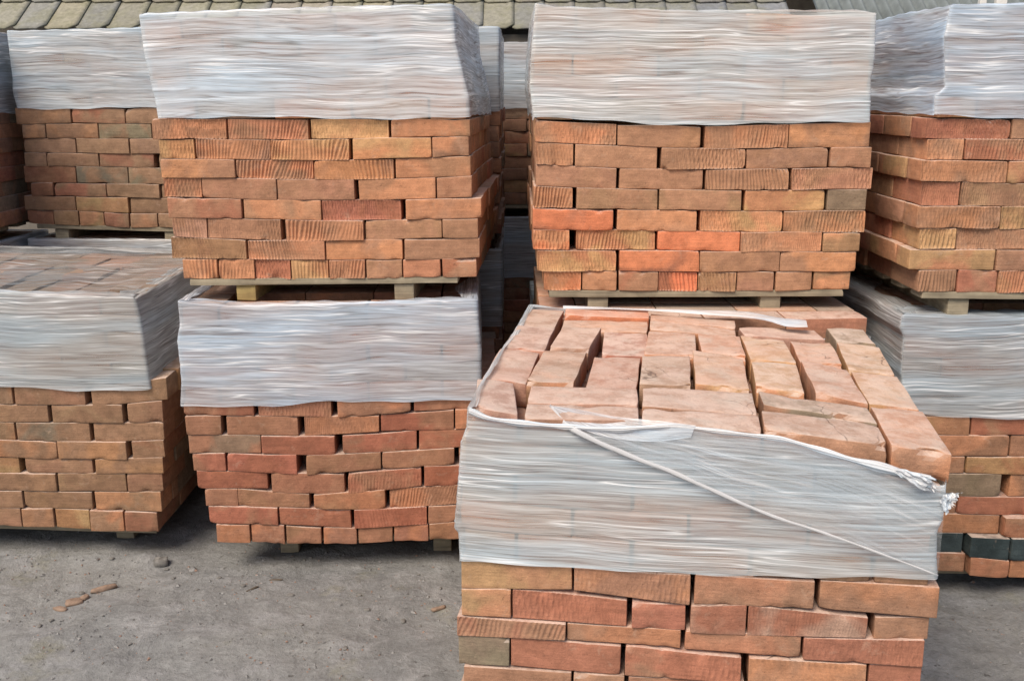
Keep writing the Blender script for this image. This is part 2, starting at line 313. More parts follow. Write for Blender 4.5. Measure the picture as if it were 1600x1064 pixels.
# ---------------------------------------------------------------- measured tables (metres / millimetres, in each stack's own frame)
DATA = json.loads(r'''{"T":{"UL":[[[-15,227,1460,1460,1526,1524,"zo"],[233,491,1460,1460,1524,1523,"zo"],[500,750,1460,1466,1523,1525,"zo"],[758,1011,1466,1471,1525,1524,"t"]],[[3,118,1399,1398,1460,1460,"zo"],[124,366,1397,1396,1460,1460,"zt"],[368,621,1396,1395,1460,1463,"zo"],[633,886,1396,1405,1463,1469,"o"],[889,1005,1405,1410,1469,1471,"t"]],[[4,248,1337,1336,1399,1396,"o"],[251,503,1336,1333,1396,1396,"zo"],[505,763,1333,1336,1395,1400,"zo"],[769,1012,1336,1346,1400,1410,"t"]],[[9,133,1276,1273,1337,1337,"zo"],[134,379,1273,1266,1337,1335,"t"],[382,634,1266,1266,1335,1334,"t"],[647,897,1266,1273,1335,1341,"t"],[900,1014,1274,1278,1341,1346,"t"]],[[18,261,1208,1206,1276,1270,"r"],[267,522,1206,1199,1269,1266,"t"],[525,783,1199,1204,1266,1270,"zr"],[798,1045,1205,1211,1271,1278,"t"]],[[28,141,1144,1141,1208,1207,"zp"],[144,387,1141,1134,1207,1203,"zt"],[402,660,1134,1138,1203,1202,"zo"],[664,914,1138,1146,1202,1208,"t"],[917,1033,1146,1147,1208,1211,"t"]],[[17,268,1072,1072,1144,1137,"zt"],[276,530,1072,1071,1137,1136,"zo"],[531,786,1071,1074,1136,1142,"o"],[792,1038,1074,1083,1142,1147,"t"]],[[52,166,1005,1005,1072,1072,"zo"],[171,292,1005,1006,1072,1072,"zo"],[293,412,1006,1006,1072,1072,"zr"],[415,537,1006,1009,1072,1072,"zo"],[540,660,1009,1011,1072,1073,"zo"],[664,783,1011,1014,1073,1074,"t"],[786,908,1014,1017,1074,1078,"ro"],[915,1027,1017,1020,1079,1083,"r"]]],"UR":[[[-2,248,1457,1446,1525,1511,"zo"],[251,508,1446,1436,1511,1504,"t"],[521,777,1436,1438,1504,1511,"zo"],[780,1031,1438,1443,1511,1518,"o"]],[[-2,116,1389,1384,1457,1452,"zo"],[121,376,1384,1372,1452,1441,"t"],[389,649,1372,1375,1441,1437,"zt"],[653,904,1375,1380,1437,1441,"t"],[912,1038,1380,1378,1441,1443,"t"]],[[-1,251,1323,1313,1389,1378,"t"],[260,520,1313,1310,1377,1373,"t"],[529,786,1310,1311,1374,1377,"zt"],[797,1048,1311,1313,1378,1378,"zt"]],[[-7,115,1253,1253,1322,1318,"zo"],[126,381,1252,1248,1318,1312,"t"],[386,644,1248,1245,1312,1310,"t"],[654,904,1245,1246,1310,1311,"y"],[912,1034,1246,1247,1312,1313,"g"]],[[-9,244,1186,1185,1253,1250,"R"],[256,506,1185,1180,1250,1246,"t"],[517,776,1180,1179,1246,1245,"zy"],[780,1034,1179,1177,1245,1247,"zt"]],[[-8,107,1122,1121,1186,1186,"zR"],[128,379,1121,1121,1186,1183,"zo"],[385,645,1121,1116,1183,1180,"R"],[647,902,1116,1117,1180,1178,"zo"],[906,1023,1117,1118,1178,1177,"t"]],[[6,256,1054,1055,1122,1121,"zo"],[267,519,1055,1052,1121,1119,"R"],[521,775,1052,1053,1119,1117,"t"],[775,1016,1053,1054,1117,1118,"o"]],[[28,146,992,992,1054,1055,"zR"],[149,259,992,991,1055,1055,"t"],[266,390,991,990,1055,1053,"r"],[392,516,990,990,1053,1052,"zR"],[518,638,990,990,1052,1052,"zt"],[642,759,990,991,1052,1053,"t"],[765,879,991,993,1053,1054,"t"],[887,1004,993,995,1054,1054,"t"]]],"LM":[[[-18,213,565,563,609,610,"r"],[226,468,562,554,610,614,"zt"],[489,733,555,572,614,612,"t"],[742,980,573,581,612,617,"r"],[985,1024,581,581,617,617,"tx"]],[[-14,103,499,496,565,564,"t"],[119,356,496,489,563,557,"t"],[376,626,489,503,557,560,"zo"],[631,876,503,509,561,578,"r"],[880,1024,509,518,578,581,"tx"]],[[-10,228,435,431,499,493,"g"],[231,477,431,420,493,489,"r"],[502,750,425,438,489,506,"r"],[757,1005,438,449,506,517,"r"]],[[-1,109,373,369,434,433,"r"],[114,347,369,355,432,426,"r"],[378,627,353,371,424,432,"t"],[632,875,372,384,432,443,"t"],[890,1005,384,386,444,449,"tx"]],[[10,244,309,304,373,364,"r"],[257,503,290,281,363,355,"t"],[515,763,284,308,357,378,"zr"],[772,1004,308,314,379,386,"r"]],[[32,142,246,242,309,306,"t"],[142,382,242,233,306,283,"t"],[397,640,230,228,283,301,"t"],[652,896,229,242,301,311,"zt"],[902,1004,242,243,312,314,"tx"]],[[41,273,181,175,246,237,"r"],[278,520,174,158,237,226,"r"],[531,779,158,170,226,236,"zr"],[784,998,171,185,236,243,"t"]],[[63,175,116,109,180,177,"o"],[179,292,109,102,177,172,"t"],[297,416,102,99,171,160,"t"],[423,537,99,101,160,159,"t"],[543,660,101,105,159,164,"t"],[664,783,105,109,164,171,"t"],[787,904,110,114,171,179,"t"],[909,998,114,115,179,185,"tx"]]],"LL":[[[-238,5,573,570,638,635,"tx"],[15,264,569,566,634,631,"tx"],[274,533,565,561,631,626,"t"],[541,783,561,556,626,617,"t"],[805,1067,553,577,619,656,"t"]],[[-244,-129,508,506,573,572,"tx"],[-119,131,506,502,571,568,"tx"],[141,401,502,498,567,563,"tx"],[408,649,498,495,563,558,"t"],[661,909,495,493,558,562,"t"],[924,1047,493,496,564,576,"t"]],[[-254,-3,442,440,508,504,"tx"],[7,258,440,437,504,500,"tx"],[274,527,437,432,500,496,"t"],[532,788,432,422,496,494,"g"],[801,1045,423,432,494,496,"t"]],[[-264,-149,382,380,442,441,"tx"],[-138,145,380,375,441,438,"tx"],[155,407,375,371,438,435,"tx"],[412,667,371,362,435,427,"o"],[669,912,362,361,427,428,"o"],[929,1042,362,370,429,432,"r"]],[[-274,5,315,313,382,377,"tx"],[16,274,313,312,377,373,"tx"],[284,528,312,310,373,367,"o"],[550,784,310,307,367,361,"t"],[795,1035,307,311,361,370,"o"]],[[-284,-168,253,252,315,314,"tx"],[-157,128,252,248,314,313,"tx"],[139,396,248,245,313,311,"tx"],[403,652,245,242,311,309,"t"],[657,898,242,239,309,309,"t"],[902,1027,239,242,309,311,"t"]],[[-294,-13,191,187,253,250,"tx"],[-2,260,187,183,250,246,"tx"],[270,528,183,179,246,243,"p"],[532,772,179,174,243,240,"t"],[780,1016,174,164,240,242,"t"]],[[-310,-192,128,126,191,189,"tx"],[-187,-75,126,124,189,188,"tx"],[-70,47,124,122,187,186,"tx"],[53,154,122,120,186,184,"tx"],[159,271,120,118,184,182,"tx"],[276,388,117,115,182,181,"tx"],[394,516,115,111,181,179,"t"],[519,630,110,105,179,177,"t"],[635,757,105,98,176,174,"o"],[761,878,97,93,174,169,"o"],[883,997,93,89,169,164,"r"]]],"RU":[[[-15,237,1471,1470,1534,1527,"zr"],[242,495,1470,1468,1527,1523,"o"],[500,755,1468,1467,1523,1519,"tx"],[760,959,1467,1467,1519,1517,"tx"]],[[-3,104,1409,1408,1471,1471,"zo"],[108,363,1408,1405,1471,1469,"zr"],[368,615,1405,1404,1469,1468,"tx"],[619,866,1404,1403,1468,1467,"tx"],[871,969,1403,1402,1467,1467,"tx"]],[[-21,240,1345,1340,1409,1406,"zo"],[243,493,1339,1339,1406,1405,"o"],[497,746,1339,1338,1405,1403,"tx"],[750,979,1338,1337,1403,1402,"tx"]],[[-10,104,1273,1271,1345,1343,"zr"],[109,365,1271,1269,1343,1339,"zt"],[370,624,1269,1269,1339,1338,"tx"],[629,878,1269,1269,1338,1337,"tx"],[882,991,1269,1269,1337,1337,"tx"]],[[-18,233,1204,1200,1273,1270,"zo"],[237,487,1200,1200,1270,1269,"zo"],[492,747,1200,1199,1269,1269,"tx"],[752,993,1199,1198,1269,1269,"tx"]],[[-4,107,1139,1139,1204,1203,"zo"],[110,367,1139,1137,1203,1200,"zo"],[372,624,1137,1136,1200,1199,"tx"],[629,880,1136,1136,1199,1199,"tx"],[885,1004,1136,1135,1199,1198,"tx"]],[[-30,234,1077,1073,1139,1138,"o"],[238,494,1073,1073,1138,1137,"t"],[499,757,1073,1073,1137,1136,"tx"],[762,1005,1073,1073,1136,1135,"tx"]],[[3,121,1007,1005,1077,1075,"zt"],[126,247,1005,1004,1075,1073,"r"],[250,369,1004,1003,1073,1073,"zo"],[373,493,1003,1003,1073,1073,"tx"],[498,623,1003,1003,1073,1073,"tx"],[628,748,1003,1002,1073,1073,"tx"],[752,872,1002,1002,1073,1073,"tx"],[877,997,1002,1002,1073,1073,"tx"]]],"RR":[[[-4,237,546,541,606,606,"o"],[245,487,541,538,606,603,"r"],[491,732,538,534,603,600,"tx"],[736,1009,534,531,600,597,"tx"]],[[5,115,472,471,546,544,"tx"],[122,371,471,468,544,539,"ro"],[378,620,468,465,539,536,"t"],[624,870,465,462,536,533,"tx"],[877,1006,462,460,533,531,"tx"]],[[7,234,415,413,472,469,"o"],[240,486,413,406,469,467,"o"],[493,736,406,403,467,463,"tx"],[744,1002,403,400,463,460,"tx"]],[[20,124,338,336,415,414,"tx"],[113,360,336,331,414,409,"g"],[388,634,330,328,408,404,"t"],[638,883,328,325,404,401,"tx"],[890,1013,325,324,401,400,"tx"]],[[19,223,277,273,338,334,"t"],[227,477,273,264,334,330,"r"],[485,734,264,260,330,327,"tx"],[741,1017,260,257,327,324,"tx"]],[[25,112,209,207,277,275,"tx"],[118,369,207,202,275,268,"o"],[375,627,201,190,268,262,"r"],[635,889,190,185,262,259,"tx"],[897,1021,185,182,258,257,"tx"]],[[31,140,141,138,209,207,"bx"],[144,255,138,135,207,204,"b"],[267,395,134,122,204,201,"b"],[399,527,122,121,201,195,"b"],[530,651,121,120,195,190,"bx"],[655,775,120,119,190,187,"tx"],[779,900,119,118,187,185,"tx"],[903,1032,118,117,185,182,"tx"]],[[37,146,73,71,141,138,"tx"],[150,267,71,69,138,135,"r"],[274,401,68,59,134,122,"o"],[406,531,59,58,122,121,"o"],[535,660,58,57,121,120,"tx"],[663,784,57,56,120,119,"tx"],[788,909,56,55,119,118,"tx"],[913,1034,54,53,118,117,"tx"]]],"LU":[[[-9,251,1465,1474,1541,1540,"t"],[258,504,1474,1471,1540,1539,"r"],[508,751,1471,1469,1539,1539,"t"],[756,878,1469,1468,1539,1539,"tx"]],[[15,124,1404,1404,1466,1470,"t"],[129,371,1404,1404,1470,1473,"t"],[375,623,1404,1404,1473,1469,"g"],[628,852,1404,1404,1469,1469,"tx"]],[[12,260,1340,1338,1404,1404,"t"],[266,514,1338,1335,1404,1404,"t"],[518,762,1335,1334,1404,1404,"t"],[768,869,1334,1334,1404,1404,"tx"]],[[12,116,1276,1276,1339,1339,"t"],[119,363,1276,1276,1339,1337,"t"],[367,623,1276,1270,1337,1335,"r"],[647,865,1269,1263,1334,1334,"t"]],[[-1,248,1200,1200,1276,1276,"r"],[252,493,1200,1194,1276,1273,"g"],[498,742,1194,1195,1273,1266,"g"],[747,860,1196,1196,1266,1263,"tx"]],[[27,134,1139,1138,1200,1200,"r"],[140,385,1138,1136,1200,1196,"r"],[388,639,1136,1129,1196,1195,"zt"],[646,855,1129,1130,1195,1196,"t"]],[[-12,231,1073,1070,1139,1137,"t"],[235,485,1070,1059,1137,1133,"o"],[494,743,1059,1059,1133,1129,"t"],[748,851,1059,1059,1129,1130,"tx"]],[[-6,121,1008,1004,1073,1071,"r"],[124,241,1004,1000,1071,1069,"t"],[246,361,1000,996,1069,1064,"o"],[367,483,996,992,1064,1059,"r"],[489,618,992,993,1059,1059,"o"],[623,748,993,993,1059,1059,"t"],[754,846,993,993,1059,1059,"tx"]]],"F":[[[-4,243,523,536,592,589,"o"],[248,501,535,520,589,591,"zt"],[510,761,521,531,592,595,"o"],[772,1014,530,527,595,599,"o"]],[[-5,108,457,457,523,529,"y"],[111,366,457,456,529,519,"zr"],[376,493,456,458,519,520,"r"],[504,624,457,455,520,528,"p"],[627,875,455,470,528,519,"zp"],[889,1002,470,475,520,526,"o"]],[[-16,232,406,413,456,454,"zr"],[234,485,413,412,454,457,"ro"],[493,743,412,408,458,461,"o"],[747,995,408,411,461,475,"zr"]],[[-14,104,329,337,406,409,"g"],[107,355,337,335,409,409,"r"],[365,618,335,340,410,403,"zr"],[634,883,340,346,404,406,"zo"],[887,996,346,350,406,411,"r"]],[[-2,246,269,273,330,335,"t"],[250,365,274,274,335,335,"t"],[373,628,274,276,335,340,"r"],[639,881,277,282,340,346,"o"],[888,1000,282,285,346,350,"r"]],[[-16,238,199,206,268,273,"t"],[245,497,206,209,273,275,"r"],[505,759,209,212,275,279,"o"],[767,1006,212,217,279,285,"t"]],[[-8,102,127,130,199,202,"t"],[106,362,130,136,202,208,"r"],[371,627,136,139,208,210,"o"],[635,891,139,145,210,214,"r"],[899,1011,145,147,215,217,"t"]],[[0,127,54,57,127,131,"t"],[133,261,57,59,131,134,"t"],[267,393,59,61,134,136,"r"],[399,527,62,64,136,138,"o"],[533,659,64,66,138,139,"t"],[664,784,66,69,140,142,"r"],[790,904,69,72,142,145,"o"],[910,1022,73,76,145,148,"t"]]]},"F":{"UL":{"L":[[1.5311,0.0108],[1.5969,0.0035],[1.6523,-0.0066],[1.7209,-0.0176],[1.7773,-0.0213],[1.837,-0.0246]],"R":[[1.5324,1.0098],[1.5914,1.0061],[1.683,0.9847],[1.7523,0.9674],[1.8664,0.9606]],"B":[[0.0107,1.5291],[0.5299,1.5268],[1.0098,1.5284]],"T":[[-0.0249,1.8332],[0.0168,1.8447],[0.4429,1.8576],[0.9606,1.8683]]},"UR":{"L":[[1.5309,-0.0074],[1.6224,-0.0197],[1.724,-0.0146],[1.8608,-0.004]],"R":[[1.5218,1.023],[1.6476,1.0165],[1.7097,1.023],[1.8321,1.0167]],"B":[[-0.0073,1.529],[0.3645,1.5125],[0.8112,1.5117],[1.0233,1.5179]],"T":[[-0.0021,1.8608],[0.0459,1.8536],[0.4415,1.8417],[0.9562,1.8429],[1.0127,1.8339]]},"LM":{"L":[[0.6094,-0.0235],[0.6948,-0.0154],[0.7664,-0.0165],[0.818,-0.0191],[0.8777,-0.0066],[0.9497,-0.0076]],"R":[[0.5989,0.9593],[0.6653,0.966],[0.7747,0.9665],[0.8869,0.9587],[0.9487,0.9569]],"B":[[-0.0177,0.6028],[0.2846,0.592],[0.4757,0.6152],[0.953,0.6101]],"T":[[-0.0037,0.9475],[0.1515,0.9344],[0.5541,0.9415],[0.9528,0.9508]]},"LL":{"L":[[0.6155,-0.1455],[0.9511,-0.1155]],"R":[[0.6221,1.0121],[0.769,1.004],[0.8734,0.9972],[0.9415,0.9854]],"B":[[-0.1437,0.6269],[0.4951,0.6247],[0.7517,0.6143],[1.0119,0.6198]],"T":[[-0.1124,0.9708],[0.5321,0.9554],[0.9827,0.935]]},"RU":{"L":[[1.5395,0.0046],[1.595,0.0011],[1.6209,0.0288],[1.7644,0.0127],[1.8519,0.0226]],"R":[[1.5271,0.9716],[1.8535,0.9719]],"B":[[0.0046,1.5395],[0.2707,1.5327],[0.9723,1.5234]],"T":[[0.0135,1.8501],[0.2334,1.854],[0.9704,1.8623]]},"RR":{"L":[[0.6083,0.019],[0.7453,0.0026],[0.816,0.0003],[0.8654,-0.0001],[0.8921,-0.0146],[0.9349,-0.0124]],"R":[[0.5959,0.9862],[0.9202,0.9753]],"B":[[0.0186,0.6125],[0.4096,0.5969],[0.9886,0.5809]],"T":[[-0.0122,0.9328],[0.3709,0.9266],[0.9753,0.9202]]},"LU":{"L":[[1.5381,0.0065],[1.6097,-0.0067],[1.6808,-0.0017],[1.8773,-0.0036]],"R":[[1.5408,0.9298],[1.8852,0.9753]],"B":[[0.0065,1.5381],[0.9298,1.5408]],"T":[[-0.0036,1.8773],[0.6138,1.8909],[0.9757,1.8907]]},"F":{"L":[[0.5965,-0.0048],[0.6561,-0.0071],[0.6662,-0.0156],[0.7374,-0.0106],[0.7973,-0.0043],[0.8665,0.0006],[0.902,0.0135],[0.9468,0.0166]],"R":[[0.6155,1.0058],[0.6543,1.0009],[0.7184,0.9963],[0.7488,1.0048],[0.8258,1.0038]],"B":[[-0.0048,0.5949],[0.2479,0.5877],[0.3776,0.5922],[0.624,0.6033],[1.0047,0.614]],"T":[[0.0166,0.9454],[0.0555,0.927],[0.2276,0.9151],[0.336,0.9146],[0.4489,0.9298],[0.6747,0.9113],[0.8092,0.875],[0.8981,0.8561],[0.9691,0.8364],[0.9743,0.82],[1.0038,0.8258]]}},"top":[["L1","t",[[0.021,1.045],[0.1298,1.03],[0.1218,0.8],[0.0199,0.795]]],["L2","p",[[0.0193,0.79],[0.1226,0.795],[0.1248,0.535],[0.0104,0.53]]],["L3","p",[[0.0077,0.527],[0.1098,0.53],[0.1138,0.232],[0.004,0.235]]],["L4","p",[[-0.0003,0.23],[0.0784,0.228],[0.1279,0.004],[0.0261,0.004]]],["B1","R",[[0.1303,1.07],[0.3913,1.065],[0.3914,0.962],[0.1379,0.95]]],["B1b","o",[[0.1346,0.94],[0.3891,0.95],[0.3884,0.812],[0.141,0.805]]],["B2","o",[[0.3933,1.06],[0.6485,0.995],[0.6422,0.905],[0.3933,0.962]]],["B2b","o",[[0.3918,0.955],[0.643,0.9],[0.637,0.8],[0.3915,0.822]]],["B3","p",[[0.6539,0.92],[0.8631,0.93],[0.8896,0.82],[0.6544,0.815]]],["M1a","p",[[0.1442,0.8],[0.2604,0.8],[0.2299,0.565],[0.1385,0.56]]],["M1b","r",[[0.2642,0.8],[0.3885,0.805],[0.3897,0.55],[0.2762,0.555]]],["M1c","t",[[0.3948,0.815],[0.5201,0.812],[0.5169,0.56],[0.3842,0.552]]],["M1d","o",[[0.5306,0.8],[0.6419,0.795],[0.6437,0.555],[0.5331,0.62]]],["M1e","y",[[0.6496,0.805],[0.7623,0.77],[0.769,0.557],[0.6577,0.555]]],["M1f","o",[[0.7812,0.775],[0.8921,0.8],[0.8831,0.545],[0.7874,0.575]]],["M2a","t",[[0.1199,0.553],[0.2334,0.56],[0.221,0.235],[0.115,0.23]]],["M2b","r",[[0.2542,0.547],[0.3731,0.545],[0.3667,0.245],[0.2497,0.24]]],["M2c","p",[[0.3795,0.545],[0.4998,0.553],[0.4943,0.287],[0.3762,0.28]]],["M2d","o",[[0.5106,0.612],[0.6333,0.548],[0.628,0.285],[0.509,0.282]]],["M2e","y",[[0.6572,0.552],[0.7692,0.55],[0.7553,0.295],[0.652,0.312]]],["M2f","o",[[0.786,0.568],[0.8888,0.54],[0.8898,0.235],[0.7829,0.285]]],["R1","g",[[0.9098,0.985],[1.0113,0.975],[1.0198,0.8],[0.914,0.805]]],["R2","y",[[0.9141,0.8],[1.0182,0.79],[1.0106,0.518],[0.8967,0.525]]],["R3","y",[[0.8997,0.512],[1.0119,0.512],[1.007,0.262],[0.8978,0.25]]],["R4","o",[[0.9018,0.245],[1.0092,0.257],[1.0145,0.0],[0.894,0.004]]],["F1a","p",[[0.1226,0.225],[0.3727,0.228],[0.3777,0.103],[0.1297,0.104]]],["F1b","p",[[0.3815,0.277],[0.6407,0.277],[0.6329,0.117],[0.3845,0.108]]],["F1c","g",[[0.6526,0.298],[0.8867,0.223],[0.8927,0.131],[0.6508,0.19]]],["F2a","p",[[0.129,0.1],[0.3779,0.1],[0.3823,0.006],[0.1334,0.006]]],["F2b","p",[[0.3848,0.104],[0.6374,0.113],[0.6365,0.004],[0.3854,0.004]]],["F2c","t",[[0.6436,0.14],[0.8903,0.127],[0.8876,0.004],[0.638,0.004]]]],"flap":{"A":[[0.1829,0.09,0.9284],[0.2317,-0.018,0.9181],[0.2988,-0.018,0.8871],[0.3698,-0.018,0.8586],[0.4527,-0.018,0.8307],[0.5464,-0.018,0.79],[0.6532,-0.018,0.7459],[0.7773,-0.018,0.7103],[0.8957,-0.018,0.6703],[1.0029,-0.018,0.6327]],"B":[[0.1912,0.09,0.9278],[0.2258,0.09,0.9263],[0.332,0.0216,0.9302],[0.4486,-0.0118,0.935],[0.6746,-0.018,0.9127],[0.8091,-0.018,0.8764],[0.898,-0.018,0.8575],[0.9689,-0.018,0.8377],[1.0013,-0.018,0.8257]]},"st":{"UL":[-1.1419,3.3853,-0.0449,1.0118],"UR":[0.0744,3.2426,0.0012,1.0155],"LM":[-1.0693,3.2749,0.0289,0.9748],"RU":[1.2496,3.143,-0.008,1.01],"RR":[1.2233,3.1423,0.0135,1.01],"LL":[-2.253,3.4178,-0.0041,1.01],"F":[-0.1095,2.1252,-0.1383,1.0104],"LU":[-2.2805,4.8738,-0.046,1.0099]}}''')
GAP = .0008
D = 1.0
def interior(fr, sl, sr, header, zb, zt, jit=.006, flagset='ttogr', mid_sides='lo'):
    """fills a course behind its front row. zb(s,t), zt(s,t)."""
    def Qf(s0, s1, t0, t1, g=.0015):
        s0 += g; s1 -= g; t0 += g; t1 -= g
        return [(s0, t0, zb(s0, t0)), (s1, t0, zb(s1, t0)), (s1, t1, zb(s1, t1)), (s0, t1, zb(s0, t1)), (s0, t0, zt(s0, t0) - GAP), (s1, t0, zt(s1, t0) - GAP), (s1, t1, zt(s1, t1) - GAP), (s0, t1, zt(s0, t1) - GAP)]
    out = []
    tb = .125 if not header else .25
    cuts = [tb + i * .25 for i in range(4)]
    if header: cuts = [.25, .5, .75, D]
    else: cuts = [.125, .375, .625, .875, D]
    for side in (0, 1):
        for i in range(len(cuts) - 1):
            j = rng.uniform(-jit, jit); a, b = cuts[i], cuts[i + 1]
            if side == 0: q = Qf(sl + j, sl + .118, a, b)
            else: q = Qf(sr - .118, sr + j, a, b)
            out.append((side, i, q))
    s0, s1 = sl + .12, sr - .12
    rows = [(.125, .245), (.25, .37), (.375, .495), (.5, .62), (.625, .745), (.75, .87), (.88, D)]
    nx = max(2, round((s1 - s0) / .25)); off = rng.uniform(0, 1)
    for (a, b) in rows:
        if header and a < .25: continue
        for i in range(nx):
            x0 = s0 + (s1 - s0) * i / nx; x1 = s0 + (s1 - s0) * (i + 1) / nx
            fill_brick(fr, Qf(x0, x1, a, b), flagset[rng.integers(len(flagset))])
    return out
def pallet(fr, sl, sr, zl, zr, z0, label, yellow=False, group="wooden pallets under the brick stacks", front_in=.0, runners=(.24, .79)):
    o = empty("pallet", tuple(fr.w((.5, .5, z0))[0]), fr.th)
    def loc(P): return np.asarray(P) - np.array([.5, .5, z0])
    W = sr - sl; zt = lambda s: zl + (zr - zl) * (s - sl) / W - .001
    for i in range(6):
        t0 = front_in + i * (D - .09) / 5; t1 = t0 + .095
        a, b = sl + rng.uniform(0, .012), sr - rng.uniform(0, .015)
        Q = boxQ(a, b, t0, t1, zt(a) - .021, zt(b) - .021, zt(a), zt(b))
        P, F = brick_arrays(Q, '', 'mid', r=.0015, rough=.6); link("deck_board", loc(P), F, M_WOOD, o)
    for k, rr in enumerate(runners):
        s = sl + rr * W; h = .032
        Q = boxQ(s - h, s + h, front_in + (.01 if z0 else .10), D - .01, z0 + .001, z0 + .001, zt(s) - .022, zt(s) - .022)
        P, F = brick_arrays(Q, '', 'mid', r=.002, rough=.6); ob = link("runner", loc(P), F, M_WOOD_Y if (yellow and k == 0) else M_WOOD, o)
        if yellow and k == 0: ob["label"] = "yellow stained runner end"
    tag(o, label, "pallet", group); return o

def film(fr, f, depth, label, t_front=-.008, nuF=110, nuS=60, nv=78, rim=.05, mat_=None, side_top=None, side_bot=None, ext=None, amp=1.0, rimfun=None, courses=None):
    """one wrapped sheet round the stack: closed ring, top edge folded in over the top."""
    L = np.array(f['L']); R = np.array(f['R']); B = np.array(f['B']); T = np.array(f['T'])
    per = []
    def seg(side, n):
        e = [0, .004, .010, .018]; mid = np.linspace(.03, .97, n); a = np.concatenate([e, mid, [1 - x for x in e[::-1]][:-1]])
        return [(side, x) for x in a]
    per = seg(0, nuF) + seg(1, nuS) + seg(2, 18) + seg(3, nuS)
    nu = len(per); side = np.array([q[0] for q in per]); al = np.array([q[1] for q in per])
    sL0, sR0 = L[:, 1].mean(), R[:, 1].mean()
    ss = np.where(side == 0, sL0 + al * (sR0 - sL0), np.where(side == 1, sR0, np.where(side == 2, sR0 - al * (sR0 - sL0), sL0)))
    Bi = B[np.argsort(B[:, 0])]; Ti = T[np.argsort(T[:, 0])]
    zb = np.interp(ss, Bi[:, 0], Bi[:, 1]); zt = np.interp(ss, Ti[:, 0], Ti[:, 1])
    if side_top:
        fade = np.where(side == 1, np.clip(al / .12, 0, 1), np.where(side == 2, 1, np.where(side == 3, np.clip((1 - al) / .12, 0, 1), 0)))
        zt = zt * (1 - fade) + fade * np.where(side == 1, side_top[1], np.where(side == 3, side_top[0], side_top[0] * al + side_top[1] * (1 - al)))
    pl = np.where(side == 0, al * 1.0, np.where(side == 1, 1 + al * depth, np.where(side == 2, 1 + depth + al, 2 + depth + al * depth)))
    zb = zb + .004 * np.sin(pl * 9 + fr.X * 7) + .002 * np.sin(pl * 31) + np.where(side > 0, .006 * np.sin(pl * 5.3 + 1), 0)
    zt = zt + .003 * np.sin(pl * 7 + fr.X) * (side > 0)
    vv = np.linspace(0, 1, nv)
    Z = zb[None, :] + (zt - zb)[None, :] * vv[:, None]
    SL = np.interp(Z, L[:, 0], L[:, 1]) - .003; SR = np.interp(Z, R[:, 0], R[:, 1]) + .003
    al2 = np.broadcast_to(al, Z.shape); sd = np.broadcast_to(side, Z.shape)
    tB = depth + .012
    s = np.where(sd == 0, SL + al2 * (SR - SL), np.where(sd == 1, SR, np.where(sd == 2, SR - al2 * (SR - SL), SL)))
    tt = np.where(sd == 0, t_front, np.where(sd == 1, t_front + al2 * (tB - t_front), np.where(sd == 2, tB, tB - al2 * (tB - t_front))))
    rc = .011
    qs = np.clip(s, SL + rc, SR - rc); qt = np.clip(tt, t_front + rc, tB - rc); ds, dt = s - qs, tt - qt; LL = np.hypot(ds, dt); LL[LL < 1e-9] = 1
    ns, n_t = ds / LL, dt / LL; s = qs + rc * ns; tt = qt + rc * n_t
    x = np.broadcast_to(pl, Z.shape); per_len = 2 + 2 * depth
    rg = np.random.default_rng(int(abs(fr.X * 1000) + fr.Y * 100) % 9999)
    disp = np.zeros_like(Z); H = (zt - zb).mean()
    zmid = (Z - zb.mean())
    for _ in range(190):
        x0 = rg.uniform(0, per_len); z0 = rg.uniform(-.01, H + .01); m = rg.normal(0, .05); ln = rg.uniform(.06, .40); wd = rg.uniform(.0016, .0042); cv = rg.normal(0, .05)
        dx = x - x0; dx = np.where(dx > per_len / 2, dx - per_len, dx); dx = np.where(dx < -per_len / 2, dx + per_len, dx)
        zc = z0 + m * dx + cv * dx * dx
        disp += rg.choice([1, 1, -.8]) * rg.uniform(.0008, .0030) * np.exp(-((zmid - zc) / wd) ** 2) * np.exp(-(dx / ln) ** 4)
    disp += .0005 * np.sin(Z * 560 + 2.5 * np.sin(x * 5) + x * 9) * (.5 + .5 * np.sin(x * 7 + Z * 30)) + .0003 * np.sin(Z * 1010 + 3 * np.sin(x * 7.7 + 1) - x * 6)
    disp += .0018 * np.sin(x * 11 + Z * 12) * np.sin(Z * 37 + x * 3)
    if courses is not None:      # film dips a little into the joints between courses
        for zc in courses: disp -= .003 * np.exp(-((Z - zc) / .004) ** 2)
    disp *= .36 * amp * np.clip(vv[:, None] / .03, .2, 1)
    # hem at the bottom: rolled edge
    disp += .0008 * np.exp(-(vv[:, None] / .02) ** 2)
    s = s + ns * disp; tt = tt + n_t * disp
    # folded rim over the top
    rows_s, rows_t, rows_z, fv = [s], [tt], [Z], [Z]
    cs, ct = (sL0 + sR0) / 2, depth / 2
    if rim > 0:
        rm = rim * (1 + .35 * np.sin(pl * 6 + 1) + .25 * np.sin(pl * 17))
        if rimfun is not None: rm = rm * rimfun(side, al)
        for k, (fr_, up) in enumerate(((.06, .002), (.2, .0035), (.45, .004), (.7, .003), (1.0, .002))):
            inn = rm * fr_; nsx, ntx = ns[-1], n_t[-1]
            s2 = s[-1] - nsx * inn; t2 = tt[-1] - ntx * inn
            z2 = Z[-1] + up * np.clip(rm / .02, 0, 1) + .0015 * np.sin(pl * 60 + k)
            rows_s.append(s2[None]); rows_t.append(t2[None]); rows_z.append(z2[None]); fv.append((Z[-1] + inn)[None])
    s = np.concatenate(rows_s); tt = np.concatenate(rows_t); Z2 = np.concatenate(rows_z); FV = np.concatenate(fv)
    V = np.stack([s.ravel(), tt.ravel(), Z2.ravel()], 1); nr = len(s)
    c0 = np.array([.5, .5, zb.mean()])
